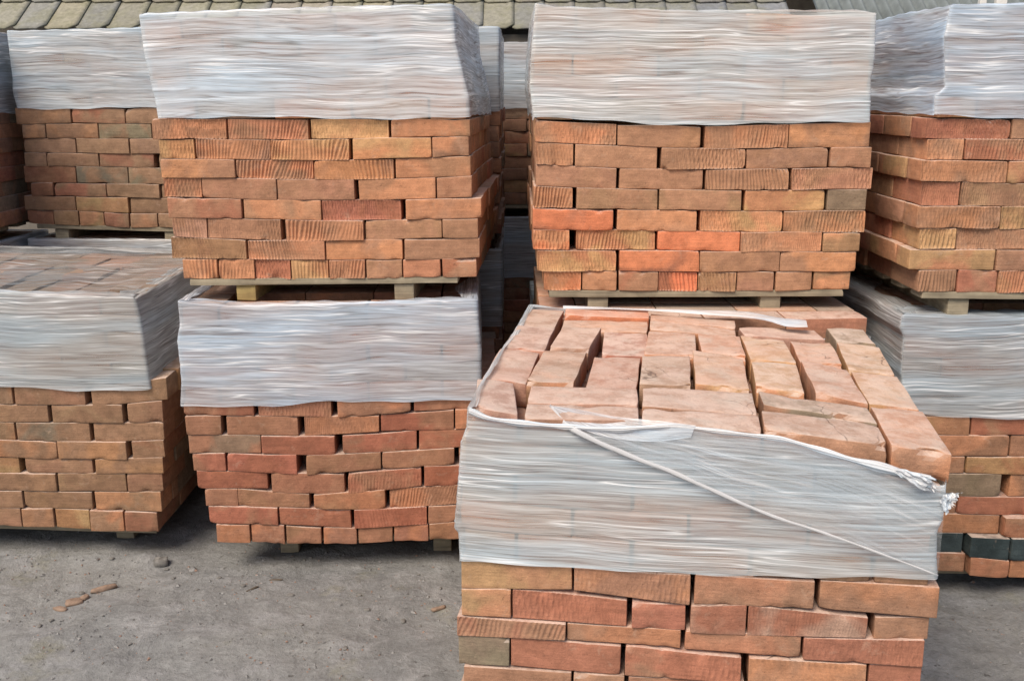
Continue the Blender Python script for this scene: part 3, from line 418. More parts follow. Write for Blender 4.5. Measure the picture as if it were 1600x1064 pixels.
    idx = np.arange(nr * nu).reshape(nr, nu)
    a = idx[:-1]; b = idx[1:]
    F = np.stack([a, np.roll(a, -1, 1), np.roll(b, -1, 1), b], -1).reshape(-1, 4)
    o = link("stretch_film", V - c0, F, mat_ or M_FILM, loc=tuple(fr.w(c0)[0]), rz=fr.th)
    at = o.data.attributes.new("fuv", 'FLOAT_VECTOR', 'POINT')
    X = np.broadcast_to(pl, s.shape); sc = np.full(s.shape, fr.X * 3.1 + fr.Y)
    at.data.foreach_set("vector", np.stack([X.ravel(), FV.ravel(), sc.ravel()], 1).astype(np.float32).ravel())
    tag(o, label, "plastic film", "stretch film wrapped round brick stacks")
    return o

def sheet(name, V, nu, nv, m, parent=None, seed=0., loc=(0, 0, 0)):
    """grid sheet given row-major vertices (nv rows of nu), with the film's coordinates"""
    V = np.asarray(V); idx = np.arange(nu * nv).reshape(nv, nu)
    F = np.stack([idx[:-1, :-1], idx[:-1, 1:], idx[1:, 1:], idx[1:, :-1]], -1).reshape(-1, 4)
    o = link(name, V, F, m, parent, loc=loc)
    at = o.data.attributes.new("fuv", 'FLOAT_VECTOR', 'POINT'); A, Bc = np.meshgrid(np.linspace(0, 1, nu), np.linspace(0, .12, nv))
    at.data.foreach_set("vector", np.stack([A.ravel(), Bc.ravel(), np.full(nu * nv, seed)], 1).astype(np.float32).ravel())
    return o

# ---------------------------------------------------------------- the setting: ground
def axis(lo, hi, f0, f1, fine, coarse_n):
    a = -np.geomspace(.3, f0 - lo, coarse_n)[::-1] + f0; b = np.arange(f0, f1, fine); c_ = f1 + np.geomspace(.3, hi - f1, coarse_n)
    return np.concatenate([a, b, c_])
gx = axis(-90, 90, -2.3, 2.2, .018, 10); gy = axis(-30, 150, 2.2, 3.8, .018, 10)
GX, GY = np.meshgrid(gx, gy); fade = np.clip(1 - (np.maximum(np.abs(GX) - 2.6, 0) + np.maximum(np.abs(GY - 3) - 1.2, 0)), 0, 1)
GZ = np.zeros_like(GX); rg = np.random.default_rng(3)
for i in range(40):
    k = 2 ** rg.uniform(1.5, 6.6); th_ = rg.uniform(0, 6.28); GZ += np.sin((GX * math.cos(th_) + GY * math.sin(th_)) * k + rg.uniform(0, 6.28) + 1.5 * np.sin(GX * k * .3 + i)) * .010 / k ** .75
def groundbump(x, y, r, h, sx=1., rot=0.):
    global GZ
    dx, dy = GX - x, GY - y; u = dx * math.cos(rot) + dy * math.sin(rot); v = -dx * math.sin(rot) + dy * math.cos(rot)
    GZ = GZ + h * np.exp(-((u / (r * sx)) ** 2 + (v / r) ** 2))
for i in range(170):
    groundbump(rg.uniform(-2.2, 2.0), rg.uniform(2.4, 3.6), rg.uniform(.008, .035), rg.uniform(-.004, .007), rg.uniform(1, 3.5), rg.uniform(0, 3.14))
groundbump(-1.30, 2.95, .035, .014, 7, .9); groundbump(-1.15, 2.75, .03, .012, 6, 1.0); groundbump(-1.32, 3.39, .05, .02, 1.4, .3)
GZ = GZ * fade - .004
gidx = np.arange(GX.size).reshape(GX.shape)
ground = link("ground", np.stack([GX.ravel(), GY.ravel(), GZ.ravel()], 1), np.stack([gidx[:-1, :-1], gidx[:-1, 1:], gidx[1:, 1:], gidx[1:, :-1]], -1).reshape(-1, 4), M_GROUND)
ground["kind"] = "structure"
def gz(x, y):
    i = min(max(np.searchsorted(gx, x), 0), len(gx) - 1); j = min(max(np.searchsorted(gy, y), 0), len(gy) - 1); return float(GZ[j, i])

# ---------------------------------------------------------------- the shed behind, with its roofs
shed = empty("storage_shed", (0, 8.6, 0)); tag(shed, "low shed behind the stacks with mossy tiled roof and corrugated roof section", "shed")
RY, RZ, PITCH = 8.0, 2.062, math.radians(35)
V, F, C1 = [], [], []
TW, TL_, EX = .232, .43, .375
rg = np.random.default_rng(11)
for row in range(9):
    for col in range(-26, 10):
        x0 = col * TW + (0 if row % 2 else 0) + .02 * (row % 2); nU, nW = 9, 5
        if x0 + TW > 2.27: continue
        base = len(V); jj = rg.uniform(-.004, .004)
        cc = np.array([(.27, .265, .215), (.29, .275, .21), (.25, .255, .235), (.29, .27, .23)][rg.integers(4)]) * rg.uniform(.8, 1.15)
        if col > 0: cc = cc * np.array([.82, .86, 1.0])
        for layer in (0, 1):
            for j in range(nW):
                for i in range(nU):
                    u = i / (nU - 1); v = j / (nW - 1)
                    lx = u * TW * 1.06
                    # flat pan with a raised roll along one side
                    prof = .020 * math.exp(-((u - .93) / .09) ** 2) + .010 * math.sin(u * math.pi * .9) - .004
                    cut = .035 * (max(0, abs(u - .47) - .30) / .2) ** 2 if v == 0 else 0
                    d = row * EX + v * TL_ + cut + jj; hgt = prof + .022 * (1 - v) - (.012 if layer else 0) + rg.uniform(-.0006, .0006)
                    V.append((x0 + lx, d * math.cos(PITCH) - hgt * math.sin(PITCH) + RY - 8.6, RZ + d * math.sin(PITCH) + hgt * math.cos(PITCH)))
                    C1.append((*cc, 1))
        nn = nU * nW
        for j in range(nW - 1):
            for i in range(nU - 1):
                a = base + j * nU + i; F.append((a, a + 1, a + nU + 1, a + nU)); b = a + nn; F.append((b + nU, b + nU + 1, b + 1, b))
        for i in range(nU - 1): a = base + i; F.append((a + nn, a + nn + 1, a + 1, a))
        for j in range(nW - 1):
            a = base + j * nU; F.append((a, a + nU, a + nU + nn, a + nn)); a += nU - 1; F.append((a + nn, a + nU + nn, a + nU, a))
ro = link("tiled_roof", V, F, M_TILE, shed); colattr(ro.data, "bcol", C1)
V, F = [], []
xs = np.arange(2.29, 7.0, .0115); dsn = [0, 1.1, 1.1, 2.2, 2.2, 3.3]
for layer in (0, 1):
    for j, d in enumerate(dsn):
        for x in xs:
            hgt = .027 * math.cos((x - 2.29) / .092 * 2 * math.pi) + (.012 if j % 2 == 0 else .0) + .02 - .007 * layer
            dd = d - (.08 if j in (2, 4) else 0)
            V.append((x, dd * math.cos(PITCH) - hgt * math.sin(PITCH) + RY - 8.6, RZ + dd * math.sin(PITCH) + hgt * math.cos(PITCH)))
nx = len(xs); nn = nx * len(dsn)
for j in (0, 2, 4):
    for i in range(nx - 1):
        a = j * nx + i; F.append((a, a + 1, a + nx + 1, a + nx)); b = a + nn; F.append((b + nx, b + nx + 1, b + 1, b)); F.append((a + nn, a + nn + 1, a + 1, a))
link("corrugated_roof", V, F, M_SHEET, shed)
def bx(name, x0, x1, y0, y1, z0, z1, m, parent, off=(0, 0, 0), r=.004):
    P, F = brick_arrays([(x0, y0, z0), (x1, y0, z0), (x1, y1, z0), (x0, y1, z0), (x0, y0, z1), (x1, y0, z1), (x1, y1, z1), (x0, y1, z1)], '', 'lo', r=r)
    return link(name, P - np.array(off), F, m, parent, smooth=False)
bx("wall", -6, 7, 8.32, 8.5, 0, 2.04, M_WALL, shed, (0, 8.6, 0)); bx("fascia_board", -6.03, 7.03, 8.05, 8.08, 1.93, 2.04, M_DARKWOOD, shed, (0, 8.6, 0))
bx("wall", -6, 7, 11.3, 11.5, 0, 4.0, M_WALL, shed, (0, 8.6, 0))

# white posts poking up behind the far-right stack
post = empty("post_frame", (2.9, 6.6, 0)); tag(post, "white painted metal posts rising behind the upper far-right stack", "post")
bx("post", 2.845, 2.885, 6.58, 6.62, 0, 2.6, M_WHITE, post, (2.9, 6.6, 0)); bx("post", 2.945, 3.01, 6.58, 6.62, 0, 2.6, M_WHITE, post, (2.9, 6.6, 0))
bx("crossbar", 2.887, 2.943, 6.59, 6.61, 2.30, 2.34, M_WHITE, post, (2.9, 6.6, 0)); bx("crossbar", 2.887, 2.943, 6.59, 6.61, .5, .54, M_WHITE, post, (2.9, 6.6, 0))

# ---------------------------------------------------------------- the measured stacks
PHR = dict(UL="upper middle-left stack", UR="upper middle-right stack", LM="lower middle-left stack", LL="lower far-left stack", RU="upper far-right stack", RR="lower far-right stack", LU="distant upper left stack", F="open front stack")
SUPPORT = dict(UL=.931, UR=.916, RU=.926, LU=.918, LM=0, LL=0, RR=0, F=0)
TOPCAP = dict(LM=.929, RR=.924, LL=.938)
SIDES = dict(UL=(1, 1), LL=(1, 1), RU=(0, 2))           # which side's bricks are seen, and how many of each course
BACKCOL = {}
for n in ('F', 'UL', 'UR', 'LM', 'LL', 'RU', 'RR', 'LU'):
    X, Y, th, _W = DATA['st'][n]; fr = Frame(X, Y, th); rows = DATA['T'][n]; fm = DATA['F'][n]
    group = "bricks of the " + PHR[n]
    res = 'mid' if n == 'LU' else 'hi'
    MUL[0] = np.array(dict(LL=(.74, .79, .76), LM=(.88, .80, .78), LU=(.78, .88, .88), RR=(.84, .82, .78), F=(.95, .97, .98), UL=(1.07, 1.03, .98), UR=(1.07, 1.06, 1.0), RU=(.97, .98, .96)).get(n))     # brick tint per stack; the lower stacks' shade is also painted into it
    for ri, row in enumerate(rows):
        vis = 0
        header = (row[0][1] - row[0][0]) < 180
        allh = len(row) >= 7
        row = sorted(row, key=lambda q: q[0])
        for bi, (s0, s1, zbl, zbr, ztl, ztr, fl) in enumerate(row):
            s0, s1, zbl, zbr, ztl, ztr = [q / 1000 for q in (s0, s1, zbl, zbr, ztl, ztr)]
            dep = .245 if (s1 - s0) < .18 else .118
            t0 = rng.uniform(-.004, .005)
            if n == 'RR' and ri == 6: t0 -= .035 if s0 > .25 else 0
            if n == 'RR' and ri == 5 and s0 > .35: t0 -= .03
            if n == 'RR' and ri == 7 and s0 > .25: t0 -= .03
            yaw = rng.uniform(-.006, .006)
            lean = rng.uniform(-.0012, .0012)
            # keep bricks from sinking into the course above: heights stay as measured
            Q = boxQ(s0 + .0006, s1 - .0006, t0, t0 + dep, zbl, zbr, ztl - GAP - .0005, ztr - GAP - .0005)
            Q = [(s, t + yaw * (1 if i in (1, 2, 5, 6) else -1) * .5, z) for i, (s, t, z) in enumerate(Q)]
            if 'x' in fl: fill_brick(fr, Q, fl, 'mid'); continue
            vis += 1
            # bricks that break the frame's or the stack's edge still count from the left
            lab = f"{look(fl)} brick, {ORD[vis-1]} from left in {ORD[ri]} bare row, {PHR[n]}"
            if n == 'F' and ri > 4: fill_brick(fr, Q, fl, 'mid'); continue
            brick(fr, Q, fl, lab, group, res, amp=.0066 if n in ('UL', 'UR', 'RU') else .0034)
        sl, sr = row[0][0] / 1000, row[-1][1] / 1000
        A = [q / 1000 for q in (row[0][2], row[-1][3], row[0][4], row[-1][5])]
        zb = lambda s, t, A=A, sl=sl, sr=sr: A[0] + (A[1] - A[0]) * (s - sl) / (sr - sl)
        zt = lambda s, t, A=A, sl=sl, sr=sr: A[2] + (A[3] - A[2]) * (s - sl) / (sr - sl)
        out = interior(fr, sl, sr, header or allh, zb, zt)
        sv = SIDES.get(n)
        for side, i, q in out:
            fl = 'ttogr'[rng.integers(5)]
            if sv and side == sv[0] and i < sv[1]:
                brick(fr, q, fl, f"{LOOK[fl]} aisle-side brick, {ORD[i]} behind corner, {ORD[ri]} bare row, {PHR[n]}", group, 'mid')
            else: fill_brick(fr, q, fl, 'mid')
    # wrapped courses 9..13
    top0 = rows[0]; Ls = np.array(fm['L']); Rs = np.array(fm['R']); Tt = np.array(fm['T']); Tt = Tt[np.argsort(Tt[:, 0])]
    zL0, zR0 = top0[0][4] / 1000, top0[-1][5] / 1000
    nW = 5 if n != 'F' else 4
    if n == 'F':
        ztopF = lambda s, t: float(np.interp(s, (0, .06, .23, .45, .67, .9, 1.0), (.950, .934, .922, .931, .915, .901, .886))) * (1 - min(max(t, 0), 1) ** .7) + (.953 - .02 * s) * min(max(t, 0), 1) ** .7
        ztop = lambda s, t: ztopF(s, t) - .0665
    else:
        cap = TOPCAP.get(n, 9)
        zz = min(float(np.mean(Tt[:, 1])) - .006, cap)
        tl, tr = min(Tt[0, 1] - .006, cap), min(Tt[-1, 1] - .006, cap)
        ztop = lambda s, t, tl=tl, tr=tr: tl + (tr - tl) * min(max(s, 0), 1)
    zbase = lambda s, t: zL0 + (zR0 - zL0) * min(max(s, 0), 1)
    cz = []
    for k in range(nW):
        zb = lambda s, t, k=k: zbase(s, t) + (ztop(s, t) - zbase(s, t)) * k / nW
        zt = lambda s, t, k=k: zbase(s, t) + (ztop(s, t) - zbase(s, t)) * (k + 1) / nW
        zm = zb(.5, 0) + .03; sl = float(np.interp(zm, Ls[:, 0], Ls[:, 1])) + .008; sr = float(np.interp(zm, Rs[:, 0], Rs[:, 1])) - .008
        # the lowest wrapped course follows the film as far as the row beneath allows
        header = (k % 2 == 0)
        if k: cz.append(zb(.5, 0))
        cuts = [sl, sl + .118] + [sl + .118 + (sr - sl - .236) * j / 3 for j in (1, 2)] + [sr - .118, sr] if header else [sl + (sr - sl) * j / 4 for j in range(5)]
        last = (k == nW - 1 and n in ('LL', 'LM', 'RR'))
        for j in range(len(cuts) - 1):
            g_ = rng.uniform(.002, .006); a, b = cuts[j] + g_, cuts[j + 1] - g_
            dep = .245 if b - a < .18 else .118; t0 = rng.uniform(-.001, .002)
            q = [(a, t0, zb(a, 0)), (b, t0, zb(b, 0)), (b, t0 + dep, zb(b, dep)), (a, t0 + dep, zb(a, dep)), (a, t0, zt(a, 0) - GAP), (b, t0, zt(b, 0) - GAP), (b, t0 + dep, zt(b, dep) - GAP), (a, t0 + dep, zt(a, dep) - GAP)]
            fill_brick(fr, q, 'tortgo'[rng.integers(6)], 'mid')
        if n == 'LL' and k == nW - 1:
            continue
        for side, i, q in interior(fr, sl, sr, header, zb, zt, jit=.001): fill_brick(fr, q, 'ttogr'[rng.integers(5)], 'mid')
    # film
    kw = dict(courses=cz)
    if n == 'F':
        kw.update(nuF=170, nuS=70, nv=120, rim=.014, side_top=(.952, .865), rimfun=lambda sd, al: np.where(sd == 0, 0.03, np.where(sd == 1, .03, 1.0)))
    elif n == 'LL': kw.update(rim=.07)
    elif n in ('LM', 'RR'): kw.update(rim=.05 if n == 'LM' else .11)
    FL = dict(UL="whitish translucent film round the top of the upper middle-left stack", UR="milky creased film round the top of the upper middle-right stack",
              LM="grey creased film round the lower middle-left stack, under a pallet", LL="dusty grey film round the lower far-left stack with bare top",
              RU="bluish film round the top of the upper far-right stack", RR="grey film round the lower far-right stack beside the dark aisle",
              LU="pale film round the distant upper left stack below the tiled roof", F="torn open film round the front stack with a diagonal fold")
    fo = film(fr, fm, D if n != 'F' else 1.07, FL[n], **kw)
    if n == 'F': FFILM, FFR = fo, fr; fo.data.materials[0] = M_FILM_F
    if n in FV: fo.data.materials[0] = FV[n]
    # pallet
    bot = sorted(rows[-1], key=lambda q: q[0]); sl, sr = bot[0][0] / 1000, bot[-1][1] / 1000
    PLB = dict(UL="weathered pallet with a yellow stained runner, between the middle-left stacks", UR="weathered pallet under the upper middle-right stack, splinters hanging", LM="pallet on the ground under the lower middle-left stack",
               LL="pallet on the dirt under the lower far-left stack", RU="grey wooden pallet under the upper far-right stack", RR="pallet in shadow under the lower far-right stack", LU="pale pallet under the distant upper left stack", F="pallet hidden low under the open front stack")
    rn = dict(UL=(.21, .79), UR=(.17, .75), RU=(.13, .8), LU=(.15, .8), LM=(.22, .82), LL=(.3, .87), RR=(.12, .8), F=(.2, .8))[n]
    pallet(fr, sl + (.012 if n != 'LU' else .03), sr - (.05 if n == 'UL' else .01), bot[0][2] / 1000 - .001, bot[-1][3] / 1000 - .001, SUPPORT[n], PLB[n], yellow=(n == 'UL'), runners=rn, front_in={'LM': .05, 'LL': .04, 'RR': .03}.get(n, .004))

# ---- the open top of the front stack
MUL[0] = 1.0
fr = Frame(*DATA['st']['F'][:3])
TOPLAB = dict(L1="back corner brick of the left column", L2="second brick from the back, left column", L3="third brick from the back, left column", L4="front left corner brick, notched at its back",
    B1="red rough brick, left end of back row", B1b="orange brick just in front of the red back row brick", B2="brick under the loose film ribbon, middle of back row", B2b="brick in front of the film ribbon, middle of second row", B3="brick at right end of second row from back",
    M1a="tilted brick beside the wedge-shaped gap", M1b="wide pink brick right of the wedge-shaped gap", M1c="greyish flat brick in the middle, back rank", M1d="broken-edged orange brick, back rank", M1e="sunlit yellowish brick, back rank", M1f="brick with cracked front edge, back rank",
    M2a="grey brick with crusted mortar patch, front rank", M2b="reddish brick, second in the front rank", M2c="plain pinkish brick, third in front rank", M2d="orange brick with crumbly front edge, front rank", M2e="yellowish brick, fifth in front rank", M2f="scarred brick, last in front rank",
    R1="grey back corner brick of the right column", R2="yellowish brick, second in right column", R3="pale brick, third in right column", R4="big orange brick at the exposed front right corner",
    F1a="pitted stretcher, left of second row from front", F1b="pink stretcher, middle of second row from front", F1c="greyish stretcher, right of second row from front",
    F2a="stretcher half under the film flap, front row", F2b="pale stretcher, middle of front row", F2c="stretcher with bare brown face, right of front row")
zj = dict(M2a=.004, M2b=-.005, M1a=.003, M1b=-.002, M2d=.003, M2f=.002, M1e=.001, R4=.001, F1a=.0, B1=.004, B1b=-.003, M1f=-.002, F1c=-.002, F2c=.0, F2a=-.001, F2b=-.001)
ctr = {}
for nm, fl, q in DATA['top']:
    q = np.array(q)                       # TL,TR,BR,BL  -> bl,br,tr,tl
    c = q.mean(0); q = c + (q - c) * .987; e1 = ((q[1] - q[0]) + (q[2] - q[3])) / 4 * (1.05 if nm[0] in 'MR' else 1.0); e2 = ((q[3] - q[0]) + (q[2] - q[1])) / 4; q = .25 * q + .75 * np.array([c - e1 - e2, c + e1 - e2, c + e1 + e2, c - e1 + e2])
    if nm in ('M1c',): q[3, 1] += .0
    q[:, 1] = np.maximum(q[:, 1], .004 if nm[0] != 'R' else -.006); bl, br, tr, tl = q[3], q[2], q[1], q[0]
    dz = zj.get(nm, 0) * 1.2 + rng.uniform(-.003, .003)
    Q = []
    tilt = {'M1a': (.006, 0), 'M2a': (.004, -.004), 'R4': (0, 0)}.get(nm, (rng.uniform(-.002, .002), rng.uniform(-.002, .002)))
    for lv in (0, 1):
        for (s, t_) in (bl, br, tr, tl):
            ee = c + (np.array([s, t_]) - c) * (1.0 if lv else .99)
            z = ztopF(s, t_) + dz + tilt[0] * (s - c[0]) / .12 + tilt[1] * (t_ - c[1]) / .12
            Q.append((ee[0], ee[1], z - (.0 if lv else .064)))
    brick(fr, Q, fl, f"dusty {LOOK[fl]} top {TOPLAB[nm]}" if False else TOPLAB[nm] + ", open front stack", "bricks laid open on the front stack's top", 'hi', rough=1.3, chips=3.6, dust=rng.uniform(.8, 1.08))
for (s0, s1) in ((0, .245), (.25, .495), (.5, .745), (.75, 1.0)):      # what lies just under the open top course
    for (a, b) in ((0.004, .12), (.125, .37), (.375, .62), (.625, .87), (.875, 1.05)):
        fill_brick(fr, [(s0, a, ztopF(s0, a) - .13), (s1, a, ztopF(s1, a) - .13), (s1, b, ztopF(s1, b) - .13), (s0, b, ztopF(s0, b) - .13), (s0, a, ztopF(s0, a) - .072), (s1, a, ztopF(s1, a) - .072), (s1, b, ztopF(s1, b) - .072), (s0, b, ztopF(s0, b) - .072)], 'o', 'mid')
# diagonal fold, flap, torn ends, ribbon: parts of the front stack's film
FO = np.array(FFILM.location); A = np.array(DATA['flap']['A']); Bp = np.array(DATA['flap']['B'])
c0 = np.array([.5, .5, 0.]); base_s = FFR
inv = lambda P: np.stack([(np.asarray(P)[:, 0]), (np.asarray(P)[:, 1]), np.asarray(P)[:, 2]], 1)
fz = None
def fl_local(P):            # stack frame -> the film object's own frame
    P = np.atleast_2d(P); Wp = FFR.w(P) - FO; c_, s_ = math.cos(-FFR.th), math.sin(-FFR.th)
    return np.stack([Wp[:, 0] * c_ - Wp[:, 1] * s_, Wp[:, 0] * s_ + Wp[:, 1] * c_, Wp[:, 2]], 1)
def resample(P, n):
    P = np.asarray(P, float); d = np.r_[0, np.cumsum(np.linalg.norm(np.diff(P, axis=0), axis=1))]; x = np.linspace(0, d[-1], n)
    # Catmull-like smoothing by cubic interpolation of chord length
    out = np.stack([np.interp(x, d, P[:, k]) for k in range(3)], 1)
    for _ in range(max(2, n // 14)): out[1:-1] = .25 * out[:-2] + .5 * out[1:-1] + .25 * out[2:]
    return out
def rope(name, P, r0, r1, m, flat=1.0, seed=0, seg=8):
    P = np.asarray(P); n = len(P); V = []; rg = np.random.default_rng(seed)
    for i in range(n):
        t_ = P[min(i + 1, n - 1)] - P[max(i - 1, 0)]; t_ /= np.linalg.norm(t_)
        u = np.cross(t_, (0, 1, 0)); u /= np.linalg.norm(u); v = np.cross(t_, u); r = r0 + (r1 - r0) * i / (n - 1)
        r *= 1 + .12 * math.sin(i * .9) + rg.uniform(-.06, .06)
        for k in range(seg):
            a = k / seg * 2 * math.pi + i * .12; V.append(P[i] + u * r * math.cos(a) * (1 + .25 * math.sin(3 * a)) + v * r * flat * math.sin(a))
    F = [(i * seg + k, i * seg + (k + 1) % seg, (i + 1) * seg + (k + 1) % seg, (i + 1) * seg + k) for i in range(n - 1) for k in range(seg)]
    F += [tuple(range(seg))[::-1], tuple((n - 1) * seg + k for k in range(seg))]
    o = link(name, V, F, m, FFILM); return o
A2 = resample(A, 60); A2[:, 1] = np.minimum(A2[:, 1], A2[:, 1]) - .004
rope("diagonal_fold", fl_local(A2), .0068, .0014, M_FILM_THICK, .22, 1)
nB, nA = 60, 14; Ba = resample(Bp, nB); Aa = resample(A, nB)
V = []
for j in range(nA):
    v = j / (nA - 1)
    P = Ba * (1 - v) + Aa * v
    wv = .0016 * np.sin(v * 40 + np.linspace(0, 6, nB)) * math.sin(v * math.pi) + .003 * math.sin(v * math.pi)
    P = P + np.stack([0 * wv, -wv, wv * .6], 1); V.append(P)
sheet("torn_flap", fl_local(np.concatenate(V)), nB, nA, M_FILM_THIN, FFILM, 3.)
# rolled hem along the torn top edge
hem = np.array([(0.02, -.010, .944), (.0555, -.013, .929), (.13, -.013, .921), (.2276, -.013, .9165), (.336, -.013, .9165), (.449, -.013, .9295), (.6745, -.014, .9115), (.809, -.016, .8755), (.898, -.020, .857), (.969, -.024, .837)])
H = resample(hem, 150); r_ = np.interp(H[:, 0], [0, .2, .5, .65, .8, .9, .97], [.0055, .005, .0045, .004, .006, .009, .010])
nv_ = 12; V = []
for j in range(nv_):
    a = j / (nv_ - 1); P = H.copy(); wdt = r_ * (1.0 + .25 * np.sin(H[:, 0] * 60)) * 2.3
    P[:, 2] += wdt * (.45 - a); P[:, 1] -= .004 * np.sin(a * math.pi) * (r_ / .005) + .0012 * np.sin(a * 18 + H[:, 0] * 25)
    V.append(P)
sheet("torn_top_edge", fl_local(np.concatenate(V)), 150, nv_, M_FILM_THICK, FFILM, 5.)
# bunched and shredded ends at the exposed corner
rg = np.random.default_rng(5)
def crumple(name, cs, ct, cz_, ws, wz, seed, ang=0.):
    r2 = np.random.default_rng(seed); nu, nv2 = 26, 22; V = []
    ph = r2.uniform(0, 6.28, 12); rag = r2.uniform(-.18, .10, nv2)
    for j in range(nv2):
        for i in range(nu):
            a, b = i / (nu - 1), j / (nv2 - 1)
            aa = a * (1 + rag[j] * a); f_ = .35 + .65 * a
            x = (aa - .1) * ws; z = (b - .5) * wz * f_
            d = .006 * math.sin(a * 5 + ph[0] + b * 4) + .004 * math.sin(b * 14 + ph[1] + a * 3) * f_ + .0015 * math.sin(a * 17 + b * 12 + ph[2])
            z += .001 * math.sin(a * 20 + b * 9 + ph[3])
            V.append((cs + x * math.cos(ang) - z * math.sin(ang), ct - abs(d) - .004, cz_ + x * math.sin(ang) + z * math.cos(ang)))
    sheet(name, fl_local(np.array(V)), nu, nv2, M_FILM_THICK, FFILM, seed)
crumple("bunched_end", .905, -.024, .858, .075, .034, 2, -.38)
crumple("bunched_end", 1.000, -.004, .800, .028, .055, 3, -.5)
for (cs, ct, cz_, n_, sp) in ((.972, -.030, .828, 7, .010), (1.018, -.008, .79, 6, .014)):
    V, F = [], []
    for k in range(n_):
        p0 = np.array([cs + rg.normal(0, sp * .2), ct + rg.normal(0, .003), cz_ + rg.normal(0, sp * .8)]); dr = rg.normal(0, 1, 3) * (.5, .4, .5) + (.8, -.2, -.6); dr /= np.linalg.norm(dr)
        ln = rg.uniform(.005, .011); wv = np.cross(dr, rg.normal(0, 1, 3)); wv *= rg.uniform(.0008, .0022) / np.linalg.norm(wv)
        b = len(V); p1 = p0 + dr * ln * .5 + wv * .3; p2 = p0 + dr * ln
        V += [p0 - wv, p0 + wv, p1 + wv * .8, p1 - wv * .8, p2]; F += [(b, b + 1, b + 2, b + 3), (b + 3, b + 2, b + 4)]
    V = fl_local(np.array(V)); o = link("shredded_end", V, F, M_FILM_THICK, FFILM)
# small milky triangle where the flap folds over the edge
n1, n2 = 24, 12; V = []
for j in range(n2):
    v = j / (n2 - 1); P = (Ba * (1 - v) + Aa * v)[:n1].copy(); k_ = np.linspace(0, 1, n1); P = Ba[:n1] + (P - Ba[:n1]) * (1 - .75 * k_ ** 2)[:, None]
    P[:, 1] -= .004 + .001 * np.sin(v * 25); P[:, 2] += .003; V.append(P)
sheet("milky_fold", fl_local(np.concatenate(V)), n1, n2, film_mat("milky_film", (.7, .73, .77), (.85, .88, .92), .45, .8), FFILM, 9.)
# loose ribbon of film lying across the back of the open top
RT = np.array([(0.1242, 1.0567, 0.952), (0.1487, 1.0573, 0.952), (0.1732, 1.0579, 0.952), (0.1977, 1.0585, 0.952), (0.2221, 1.0592, 0.952), (0.2465, 1.0598, 0.952), (0.2708, 1.0604, 0.952), (0.2982, 1.0604, 0.952), (0.3285, 1.0596, 0.952), (0.3587, 1.0589, 0.952), (0.3889, 1.0581, 0.952), (0.419, 1.0574, 0.952), (0.4489, 1.0567, 0.952), (0.4788, 1.0559, 0.952), (0.5072, 1.0565, 0.952), (0.5355, 1.057, 0.952), (0.5637, 1.0576, 0.952), (0.5918, 1.0581, 0.952), (0.62, 1.0587, 0.952), (0.648, 1.0592, 0.952), (0.6671, 1.0566, 0.952), (0.6772, 1.0507, 0.952), (0.6873, 1.0449, 0.952), (0.6973, 1.0392, 0.952), (0.7073, 1.0334, 0.952), (0.7173, 1.0277, 0.952), (0.7272, 1.022, 0.952), (0.7365, 1.0162, 0.952), (0.7457, 1.0105, 0.952), (0.7549, 1.0048, 0.952), (0.764, 0.9991, 0.952), (0.7732, 0.9934, 0.952), (0.7822, 0.9878, 0.952), (0.7913, 0.9822, 0.952), (0.8003, 0.9766, 0.952), (0.8092, 0.971, 0.952), (0.8182, 0.9655, 0.952), (0.827, 0.96, 0.952), (0.8359, 0.9545, 0.952), (0.8447, 0.949, 0.952)])
RB = np.array([(0.126, 1.0369, 0.952), (0.1505, 1.0361, 0.952), (0.175, 1.0352, 0.952), (0.1994, 1.0344, 0.952), (0.2237, 1.0335, 0.952), (0.2479, 1.0326, 0.952), (0.2721, 1.0318, 0.952), (0.2993, 1.0306, 0.952), (0.3294, 1.0292, 0.952), (0.3594, 1.0278, 0.952), (0.3892, 1.0263, 0.952), (0.419, 1.0249, 0.952), (0.4487, 1.0235, 0.952), (0.4783, 1.0221, 0.952), (0.5061, 1.0161, 0.952), (0.5339, 1.0101, 0.952), (0.5614, 1.0041, 0.952), (0.5888, 0.9982, 0.952), (0.616, 0.9923, 0.952), (0.6431, 0.9865, 0.952), (0.662, 0.9795, 0.952), (0.6728, 0.9713, 0.952), (0.6836, 0.9631, 0.952), (0.6943, 0.9551, 0.952), (0.7049, 0.947, 0.952), (0.7155, 0.939, 0.952), (0.726, 0.9311, 0.952), (0.7344, 0.9216, 0.952), (0.7427, 0.9121, 0.952), (0.7509, 0.9026, 0.952), (0.759, 0.8933, 0.952), (0.7671, 0.884, 0.952), (0.7752, 0.8747, 0.952), (0.7838, 0.8695, 0.952), (0.793, 0.8683, 0.952), (0.8021, 0.8671, 0.952), (0.8112, 0.8659, 0.952), (0.8204, 0.8647, 0.952), (0.8295, 0.8635, 0.952), (0.8386, 0.8623, 0.952)])
VV = []
for j in range(8):
    a = j / 7; P = RT * (1 - a) + RB * a; P[:, 2] += .005 + .004 * np.sin(a * 3.14) + .002 * np.sin(np.linspace(0, 14, len(P)) + a * 5); VV.append(P)
sheet("torn_ribbon", fl_local(np.concatenate(VV)), len(RT), 8, M_FILM_THICK, FFILM, 7.)

